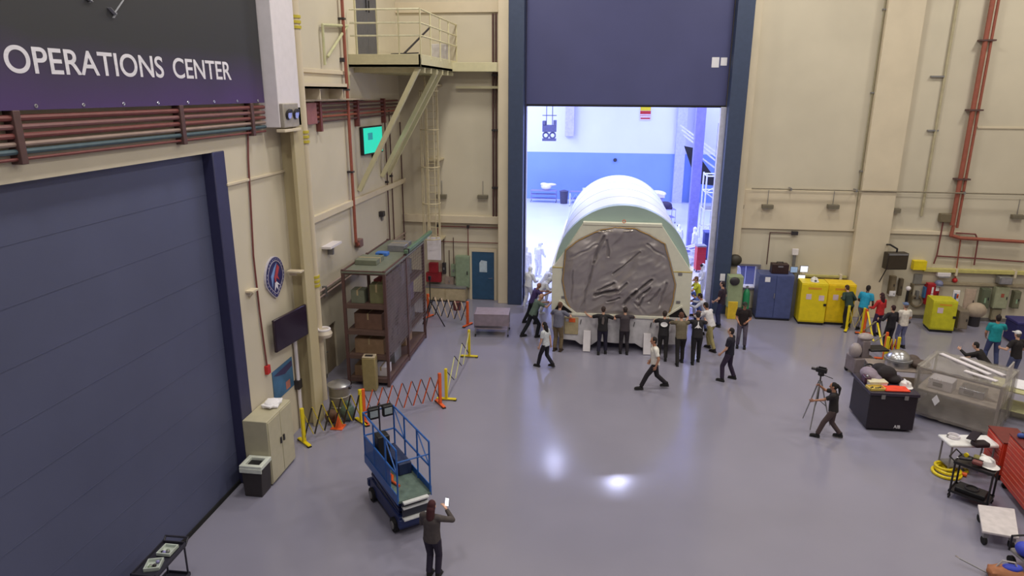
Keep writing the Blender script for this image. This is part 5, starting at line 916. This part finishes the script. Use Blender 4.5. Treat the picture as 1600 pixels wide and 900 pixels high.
t = thing('parts_tray', on(-.42, -.44), 'yellow tray of small parts on the black equipment case', 'tray', .15); MB().bb((-.22, -.14, 0), (.22, .14, .02)).bb((-.22, -.14, 0), (-.2, .14, .07)).bb((.2, -.14, 0), (.22, .14, .07)).bb((-.22, -.14, 0), (.22, -.12, .07)).bb((-.22, .12, 0), (.22, .14, .07)).build('tray', mat('tray_yellow', (214, 186, 96), .5), t)
for k in range(5): MB().ell((-.14+k*.07, random.uniform(-.06, .06), .035), (.03, .025, .02)).build('part', DARK, t)
t = thing('carton', on(-.30, -.16), 'white box with cream lid on the black equipment case', 'carton', .1); MB().bb((-.24, -.12, 0), (.24, .12, .12)).build('box', WHITEP, t, .008); MB().bb((-.25, -.13, .10), (.25, .13, .14)).build('lid', mat('cream_lid', (214, 204, 176), .6), t)
t = tag(grow(MB().ell(on(.06, .22, CZ+.20), (.30, .24, .24)).ell(on(-.06, .36, CZ+.28), (.24, .2, .18)).ell(on(.22, .1, CZ+.1), (.22, .18, .12)), 'duffel_bag', mat('duffel_black', (32, 24, 28), .8), None, .025), 'black slumped bag at the back of the equipment case', 'bag')
t = tag(grow(MB().ell(on(-.36, .28, CZ+.16), (.24, .32, .18)).ell(on(-.22, .12, CZ+.1), (.16, .2, .12)), 'grey_jacket', mat('lilac_grey_fabric', (140, 126, 140), .85), None, .025), 'lilac-grey jacket heaped on the equipment case left of the black bag', 'jacket')
t = thing('cable_coil', on(-.28, .52, CZ+.0), 'black cable coil standing at the back of the equipment case', 'cable'); MB().ring((0, 0, .19), .16, .02, Matrix.Rotation(R(70), 4, 'X')).ring((0, .03, .18), .15, .02, Matrix.Rotation(R(65), 4, 'X')).build('coil', BLACK, t); MB().bb((-.03, -.03, 0), (.03, .03, .05)).build('tie', GREY, t)
t = thing('power_tool', on(-.52, .02), 'dark maroon small device with a shiny knob on the left of the equipment case', 'tool'); MB().bb((-.09, -.15, 0), (.09, .15, .2)).build('body', mat('maroon_device', (70, 36, 58), .4), t, .03); MB().ell((-.02, -.1, .22), .035).build('knob', STEEL, t)
# silver dome, black coat etc on a bench behind the case
wb = cart('work_table', (9.35, 21.4, 0), R(-4), 'drab workbench between the black case and the yellow barriers', 1.7, .9, .85, mat('drab_bench_top', (142, 128, 120), .5), GREY, (.3,), 'table')
t = thing('steel_dome', (9.35, 21.45, .85), 'shiny steel dome vessel on the drab workbench', 'vessel'); MB().lathe([(.36, 0), (.36, .22), (.30, .36), (.18, .46), (.04, .49)], n=24).build('dome', STEEL, t); MB().lathe([(.40, .18), (.40, .24)], n=24).build('flange', GREY, t)
t = tag(grow(MB().ell((9.95, 21.3, .98), (.3, .22, .13)).ell((9.8, 21.5, 1.05), (.2, .2, .14)), 'dark_wrap', mat('umber_wrap', (84, 70, 64), .7), None, .025), 'dark brown wrapped item right of the shiny steel dome', 'wrap')
t = thing('grey_grinder', (8.75, 22.75, 0), 'cluttered grey machine stand with dark tray, behind the black case', 'machine', R(10)); MGY = mat('machine_grey', (128, 116, 118), .5)
MB().bb((-.35, -.3, .1), (.35, .3, .62)).build('base', MGY, t, .03); MB().ell((-.28, -.1, .85), (.2, .2, .26)).build('motor', mat('machine_pale', (160, 148, 148), .4), t); MB().bb((-.1, -.2, .62), (.15, .2, 1.2)).build('column', MGY, t, .02); MB().ell((.05, 0, 1.28), (.26, .2, .13)).build('head', mat('machine_pale', (160, 148, 148)), t); MB().bb((.10, -.35, .88), (.72, .15, .95)).build('tray', BLACK, t, .02)
for x in (-.3, .3):
    for y in (-.25, .25): MB().cyl((x-.03, y, .08), (x+.03, y, .08), .08).build('caster', RUB, t)
# tripod with camera
tpx, tpy = fp(1272, 664).x, fp(1272, 664).y
t = thing('camera_tripod', (tpx, tpy, 0), 'grey tripod carrying a video camera in front of the person with the ponytail', 'tripod', R(20))
for a in (100, 220, 340): MB().cyl((.03*math.cos(R(a)), .03*math.sin(R(a)), 1.35), (.42*math.cos(R(a)), .42*math.sin(R(a)), .02), .022, .014, n=8).build('leg', GREY, t)
MB().cyl((0, 0, .8), (0, 0, 1.5), .02).build('centre_column', DARK, t)
mb = MB(); 
for a in (100, 220, 340): mb.cyl((0, 0, .8), (.24*math.cos(R(a)), .24*math.sin(R(a)), .6), .01, n=6)
mb.build('spreader', DARK, t); MB().bb((-.06, -.06, 1.5), (.06, .06, 1.6)).bar((.0, 0, 1.55), (.32, -.1, 1.42), .02, .02).build('head', BLACK, t, .01)
t = thing('video_camera', (tpx, tpy, 1.6), 'small black video camera mounted on the grey tripod', 'camera', R(60)); MB().bb((-.05, -.14, 0), (.05, .14, .12)).build('body', BLACK, t, .01); MB().cyl((0, .14, .06), (0, .26, .06), .04).build('lens', DARK, t); MB().bb((-.02, -.12, .12), (.02, .08, .16)).build('handle', BLACK, t)
# clear plastic covered frame
A, B_ = V((9.18, 19.62)), V((10.72, 18.40)); w = (B_-A).length; rz = math.atan2(B_.y-A.y, B_.x-A.x)
t = thing('covered_frame', (A.x, A.y, 0), 'large wheeled aluminium frame draped in hazy clear plastic, right of the black case', 'frame', rz); D_, HH_ = 1.6, 1.5
HZ = mat('hazy_clear_plastic', (168, 160, 152), .25, alpha=.48, var=.15, scale=2); HZ2 = mat('hazy_plastic_dense', (190, 184, 178), .3, alpha=.33, var=.15, scale=2); AL = mat('aluminium_profile', (168, 162, 158), .4, .5)
for x in (0, w):
    for y in (0, D_): MB().bb((x-.03, y-.03, .1), (x+.03, y+.03, HH_)).build('post', AL, t); MB().cyl((x-.02, y, .05), (x+.02, y, .05), .05).build('caster', RUB, t)
mb = MB()
for z in (.2, .85, HH_): mb.bb((0, -.025, z-.025), (w, .025, z+.025)).bb((0, D_-.025, z-.025), (w, D_+.025, z+.025)).bb((-.025, 0, z-.025), (.025, D_, z+.025)).bb((w-.025, 0, z-.025), (w+.025, D_, z+.025))
mb.build('rail', AL, t)
MB().bb((0, 0, .86), (w, D_, .89)).build('shelf', mat('pale_shelf', (190, 178, 168), .5), t); MB().bb((0, 0, .2), (w, D_, .23)).build('lower_shelf', GREY, t)
for x0, y0, x1, y1 in ((.15, 1.35, 1.55, .55), (.65, 1.45, 1.85, .75), (1.0, .35, 1.8, .15)): MB().bar((x0, y0, HH_+.11), (x1, y1, HH_+.11), .13, .03).build('white_bar', WHITEP, t)
MB().bb((w-.02, .35, .9), (w+.02, .95, 2.0)).build('clear_upright_panel', mat('hazy_upright', (200, 192, 188), .3, alpha=.55), t, .004)
mb = MB()                                                           # the draped sheet: four rippled sides and a sagging top
def sheet(p0, du, dv, nu, nv, amp, nrm):
    g = [[mb.bm.verts.new(V(p0)+V(du)*(i/nu)+V(dv)*(j/nv)+V(nrm)*amp*noise.noise(V((i*.55+p0[0]*3, j*.18+p0[1]*7, 2.2)))) for i in range(nu+1)] for j in range(nv+1)]
    for j in range(nv):
        for i in range(nu): mb.bm.faces.new((g[j][i], g[j][i+1], g[j+1][i+1], g[j+1][i]))
sheet((-.06, -.07, .12), (w+.12, 0, 0), (0, 0, HH_-.04), 24, 12, .05, (0, -1, 0)); sheet((-.07, -.06, .12), (0, D_+.12, 0), (0, 0, HH_-.04), 20, 12, .05, (-1, 0, 0)); sheet((w+.07, -.06, .12), (0, D_+.12, 0), (0, 0, HH_-.04), 20, 12, .05, (1, 0, 0)); sheet((-.06, D_+.07, .12), (w+.12, 0, 0), (0, 0, HH_-.04), 24, 12, .05, (0, 1, 0))
mb.build('side_drape', HZ, t, smooth=80)
mb = MB(); sheet((-.07, -.07, HH_+.07), (w+.14, 0, 0), (0, D_+.14, 0), 20, 16, .05, (0, 0, 1)); mb.build('top_drape', HZ2, t, smooth=80)
T_ = Matrix.Translation((A.x, A.y, 0)) @ Matrix.Rotation(rz, 4, 'Z')
def infr(x, y, z): return T_ @ V((x, y, z))
for k, (x, y, w_, d, h, m_, l) in enumerate(((.5, .5, .6, .5, .3, WHITEP, 'white instrument box inside the plastic-covered frame, left'), (1.25, .6, .6, .5, .22, STEEL, 'low bright metal box inside the plastic-covered frame, right'))):
    q = thing('instrument_box', infr(x, y, .89), l, 'box', rz); MB().bb((-w_/2, -d/2, 0), (w_/2, d/2, h)).build('housing', m_, q, .02); MB().bb((-w_*.3, -d/2-.01, h*.3), (w_*.1, -d/2, h*.7)).build('panel', GREY, q)
q = infr(.55, -.14, .72); t2 = thing('hanging_tag', q, 'white diamond paper hung on the front of the plastic-covered frame', 'paper', rz); MB().plate([[(-.1, 0), (0, -.17), (.1, 0), (0, .17)]], lambda u, v, w: V((u, w, v)), .005).build('sheet', PAPER, t2); MB().cyl((0, 0, .17), (0, .02, .25), .006).build('string', GREY, t2)
# pale cream table behind right, with white sheet
cart('work_table', (12.55, 19.9, 0), R(-32), 'cream topped bench at the right edge behind the plastic-covered frame', 2.2, 1.0, .86, mat('cream_bench_top', (190, 186, 140), .5), mat('sage_bench_leg', (150, 150, 110), .5), (.25,), 'table', None, 0, .03)
t = tag(grow(MB().box((12.75, 20.0, .885), (1.5, .8, .03), R(-32)).box((12.5, 20.1, .90), (.6, .5, .02), R(-10)), 'white_sheet', PAPER, None, .016), 'white sheet spread on the cream topped bench', 'sheet')
t = thing('light_stand', (11.9, 18.0, 0), 'thin dark vertical pole at the right edge in front of the cream bench', 'pole'); MB().cyl((0, 0, .04), (0, 0, 2.0), .02).build('pole', BLACK, t); MB().cyl((0, 0, 0), (0, 0, .04), .22, n=16).build('base', DARK, t)
# chair with purple jacket
ch = thing('office_chair', (11.05, 17.05, 0), 'grey office chair under a dark purple jacket at the right edge', 'chair', R(150)); MB().ell((0, 0, .48), (.26, .26, .06)).build('seat', GREY, ch); MB().bb((-.22, .2, .55), (.22, .26, .95)).build('backrest', GREY, ch, .05); MB().cyl((0, 0, .1), (0, 0, .45), .03).build('column', DARK, ch)
for a in range(5): l_ = MB().bar((0, 0, .12), (.28*math.cos(a*1.257), .28*math.sin(a*1.257), .08), .04, .03).build('leg', DARK, ch); MB().ell((.28*math.cos(a*1.257), .28*math.sin(a*1.257), .035), .035).build('caster', RUB, l_)
jk = grow(MB().ell((11.05, 16.92, .82), (.38, .22, .26)).ell((11.02, 16.84, 1.02), (.30, .16, .16)).ell((11.3, 17.0, .72), (.2, .2, .2)), 'purple_jacket', mat('deep_purple_cloth', (40, 26, 76), .85), None, .02); tag(jk, 'dark purple jacket hung over the office chair at the right edge', 'jacket')
t = thing('carton', (10.6, 17.5, 0), 'open pale carton on the floor left of the office chair', 'carton', .4); MB().plate([[(-.22, -.2), (.22, -.2), (.22, .2), (-.22, .2)], [(-.2, -.18), (.2, -.18), (.2, .18), (-.2, .18)]], lambda u, v, w: V((u, v, w)), .4).bb((-.22, -.2, 0), (.22, .2, .02)).build('box', mat('pale_carton', (176, 160, 150), .8), t, smooth=0); MB().bb((-.22, -.3, .39), (.22, -.2, .4)).bb((.22, -.2, .39), (.32, .2, .4)).build('flap', MATS['pale_carton'], t)
# white table with headset, gear bag
wt = thing('white_table', (9.15, 16.55, 0), 'white topped table with rounded corners in front of the black cart', 'table', R(6))
MB().bb((-.60, -.28, .78), (.60, .28, .86)).build('table_top', mat('white_laminate', (224, 222, 222), .4), wt, .03)
for x in (-.5, .5):
    for y in (-.2, .2): MB().cyl((x, y, 0), (x, y, .78), .022, n=8).build('leg', GREY, wt)
MB().bb((-.5, -.2, .2), (.5, .2, .23)).build('shelf', GREY, wt)
t = thing('cable_ring', (8.82, 16.62, .86), 'white cable ring lying on the white topped table', 'cable'); MB().ring((0, 0, .03), .13, .018).ring((.01, 0, .06), .125, .016).build('coil', WHITEP, t); MB().bb((-.15, -.02, 0), (-.11, .02, .08)).build('tie', GREY, t)
t = thing('camera_bag', (9.25, 16.25, .86), 'black open camera bag on the front of the white topped table', 'bag', .2); MB().bb((-.18, -.12, 0), (.18, .12, .12)).build('body', mat('bag_black_brown', (40, 26, 32), .8), t, .04); MB().bar((-.18, .1, .12), (.0, .16, .30), .3, .02, V((1, 0, 0))).build('flap', MATS['bag_black_brown'], t)
t = thing('hose_heap', (8.68, 16.35, 0), 'yellow hose coiled on the floor under the white topped table', 'hose'); MB().ring((0, 0, .04), .30, .04).ring((.05, .05, .1), .26, .04).ring((.3, .25, .04), .26, .04, None, 20).ring((-.02, .1, .16), .2, .035).build('coil', YEL, t); MB().cyl((.28, 0, .06), (.42, -.1, .06), .05).build('nozzle', ORG, t)
# black utility cart
uc = cart('utility_cart', (8.68, 15.2, 0), R(-40), 'black two-shelf utility cart piled with tools and a white hard hat', .8, .52, .92, mat('cart_black', (40, 32, 36), .5), BLACK, (.16,), 'cart', None, .05, .022)
MB().tube([(-.36, -.24, .92), (-.5, -.24, 1.02), (-.5, .24, 1.02), (-.36, .24, .92)], .016).build('handle', BLACK, uc)
t = thing('hard_hat', (8.86, 15.18, .95), 'white hard hat on the black utility cart', 'helmet', .4); hat(t); t.scale = (1.15,)*3
Tc = Matrix.Translation((8.68, 15.2, .92)) @ Matrix.Rotation(R(-40), 4, 'Z')
for k, (x, y, m_, l, kind) in enumerate(((-.22, -.1, DARK, 'dark grey drill lying on the black utility cart', 0), (-.05, .12, mat('olive_pouch', (120, 112, 60), .7), 'olive pouch on the black utility cart', 1), (.02, -.12, BROWNP, 'dark red tool pouch on the black utility cart', 1), (-.26, .12, YEL, 'small yellow tape measure on the black utility cart', 2))):
    q = thing(('power_drill', 'tool_pouch', 'tool_pouch', 'tape_measure')[k], Tc @ V((x, y, .05)), l, ('drill', 'pouch', 'pouch', 'tape measure')[k], random.random()*3)
    if kind == 0: MB().cap((-.1, 0, .04), (.1, 0, .04), .035).build('body', m_, q); MB().bar((-.08, 0, .04), (-.14, -.12, .03), .05, .04).build('grip', BLACK, q); MB().cyl((.1, 0, .04), (.18, 0, .04), .012).build('bit', STEEL, q)
    elif kind == 1: MB().bb((-.1, -.07, 0), (.1, .07, .10)).build('pouch', m_, q, .03); MB().bb((-.1, -.075, .06), (.1, -.07, .11)).build('flap', DARK, q)
    else: MB().cyl((0, -.02, .04), (0, .02, .04), .05, n=16).build('case', m_, q); MB().bb((.04, -.01, .0), (.09, .01, .01)).build('blade', STEEL, q)
q = thing('tool_tray', Tc @ V((0, 0, -.74)), 'black tray of cables on the lower shelf of the utility cart', 'tray', R(-40)); MB().bb((-.3, -.18, 0), (.3, .18, .12)).build('tray', BLACK, q, .02); MB().ring((0, 0, .13), .13, .02).build('cable', DARK, q)
# white platform dolly
dl_ = thing('platform_dolly', (8.575, 13.9, 0), 'white square platform dolly on black casters at the right', 'dolly')
MB().plate([[(-.135, .56), (.575, .49), (.095, -.59), (-.535, -.46)]], lambda u, v, w: V((u, v, .30+w)), .055).build('deck', mat('dolly_white', (206, 198, 200), .5), dl_, .012, smooth=0)
for x, y in ((-.10, .44), (.44, .40), (.06, -.46), (-.42, -.38)): c_ = MB().cyl((x-.025, y, .09), (x+.025, y, .09), .09, n=16).build('caster', RUB, dl_); MB().bb((x-.05, y-.04, .17), (x+.05, y+.04, .30)).build('fork', GREY, c_)
# red tool chests
TR = mat('chest_red_orange', (206, 66, 44), .4)
def chest(x, y, rz, label, w, h, n):
    t = thing('tool_chest', (x, y, 0), label, 'tool chest', rz); MB().bb((-w/2, -.0, .16), (w/2, .6, h)).build('body', TR, t, .012); MB().bb((-w/2-.01, -.02, h), (w/2+.01, .62, h+.03)).build('top', mat('chest_top', (110, 40, 36), .5), t)
    hh = (h-.2)/n
    for k in range(n): d_ = MB().bb((-w/2+.03, -.02, .18+k*hh), (w/2-.03, 0, .18+(k+.9)*hh)).build('drawer', TR, t, .004); MB().bb((-w/2+.06, -.03, .18+(k+.78)*hh), (w/2-.06, -.02, .18+(k+.84)*hh)).build('pull', mat('pull_dull', (190, 120, 104), .4), d_)
    for sx in (-1, 1):
        for y_ in (.08, .52): MB().cyl((sx*(w/2-.1)-.03, y_, .075), (sx*(w/2-.1)+.03, y_, .075), .075, n=14).build('caster', RUB, t)
    return t
chest(9.60, 15.22, R(-97), 'nearer red-orange drawer tool chest at the right edge', 1.5, 1.35, 9); chest(9.78, 16.62, R(-97), 'further lower red-orange tool chest behind the nearer one', .9, 1.0, 5)
t = thing('small_blue_pouch', (9.85, 15.75, 1.38), 'small blue roll on the nearer red tool chest', 'roll'); MB().cap((-.08, 0, .06), (.08, 0, .06), .06).build('roll', mat('blue_roll', (60, 84, 160), .6), t); MB().bb((-.02, -.065, .0), (.02, .065, .125)).build('band', DARK, t)
# bottom right corner: tool bag, blue bundles, cart
tb = thing('floor_trolley', (8.75, 12.75, 0), 'low trolley of blue and red gear at the bottom right corner', 'trolley', R(12)); MB().bb((-.4, -.3, .28), (.6, .3, .33)).build('deck', GREY, tb, .01); MB().tube([(-.4, .28, .3), (-.4, .28, .62), (.6, .28, .62)], .02).build('rail', BLACK, tb)
for x in (-.34, .5):
    for y in (-.24, .24): MB().cyl((x-.03, y, .09), (x+.03, y, .09), .09, n=14).build('caster', RUB, tb)
t = tag(grow(MB().ell((8.45, 12.74, .47), (.16, .18, .14)).ell((8.55, 12.56, .42), (.14, .14, .10)), 'blue_bundle', mat('ultramarine_bundle', (56, 70, 190), .6), None, .018), 'ultramarine blue bundle on the low corner trolley', 'bundle')
t = thing('red_tool_box', (8.9, 12.88, .33), 'flat red tool box on the low corner trolley', 'tool box', R(12)); MB().bb((-.22, -.15, 0), (.25, .16, .2)).build('body', RED, t, .02); MB().tube([(-.08, 0, .2), (-.08, 0, .26), (.1, 0, .26), (.1, 0, .2)], .012).build('handle', BLACK, t)
t = thing('tool_bag', (8.0, 12.4, 0), 'tan leather tool bag holding blue cloth at the bottom right', 'bag', R(-10)); grow(MB().ell((0, 0, .14), (.34, .2, .15)).box((0, 0, .1), (.56, .3, .18)), 'body', mat('tan_leather', (164, 106, 72), .7), t, .016); grow(MB().ell((.06, 0, .27), (.16, .1, .07)).ell((.18, .04, .27), (.09, .08, .06)), 'blue_cloth', MATS['ultramarine_bundle'], t, .014); MB().tube([(-.2, .0, .22), (-.1, 0, .40), (.1, 0, .40), (.2, 0, .22)], .016).build('handle', mat('pale_strap', (180, 170, 170), .7), t)
t = thing('pry_bar', (7.66, 12.5, 0), 'thin grey bar sticking out left of the tan tool bag', 'bar', R(-36)); MB().cyl((-.42, 0, .14), (.1, 0, .06), .014).build('shaft', GREY, t); MB().bar((-.42, 0, .14), (-.5, 0, .17), .03, .012).build('tip', STEEL, t)
t = tag(grow(MB().ell((8.46, 12.2, .10), (.2, .16, .1)).ell((8.6, 12.32, .14), (.16, .14, .13)), 'clear_bag', mat('grey_green_film', (150, 166, 158), .3), None, .016), 'grey-green film bag on the floor beside the tan tool bag', 'bag')
# ================================================================== BOTTOM LEFT CART
t = cart('service_cart', (-7.58, 9.62, 0), R(1), 'dark two-tray service cart at the bottom left by the roll-up door', .46, .95, .92, mat('cart_charcoal', (44, 42, 56), .45), mat('cart_frame_dark', (50, 48, 60), .4), (.25,), 'cart', None, .07)
MB().tube([(-.22, .47, .92), (-.22, .56, 1.0), (.22, .56, 1.0), (.22, .47, .92)], .02).build('handle', mat('cart_frame_dark', (50, 48, 60)), t)
for k, (y, l) in enumerate(((.22, 'further white dish of parts on the service cart'), (-.18, 'nearer white dish of parts on the service cart'))):
    q = thing('parts_dish', (-7.56, 9.62+y, .92), l, 'dish', .3*k); MB().plate([[(-.13, -.14), (.13, -.14), (.13, .14), (-.13, .14)], [(-.11, -.12), (.11, -.12), (.11, .12), (-.11, .12)]], lambda u, v, w: V((u, v, w)), .07).bb((-.13, -.14, 0), (.13, .14, .015)).build('dish', mat('milky_dish', (196, 204, 196), .4), q, smooth=0)
    for j in range(4): MB().ell((random.uniform(-.07, .07), random.uniform(-.08, .08), .045), (.035, .03, .03)).build('part', (GREENM, LAV, DARK, GREY)[j], q)
# ================================================================== bake the grown meshes
bpy.context.view_layer.update(); dg = bpy.context.evaluated_depsgraph_get()
new = [(o, bpy.data.meshes.new_from_object(o.evaluated_get(dg))) for o in REM]
for o, me in new:
    old = o.data; nm = o.name; o.modifiers.clear(); o.data = me; me.name = nm
    for p in me.polygons: p.use_smooth = True
for o in S.objects:
    for k in ('_chest', '_n', '_u', '_hand', '_hl'):
        if k in o: del o[k]
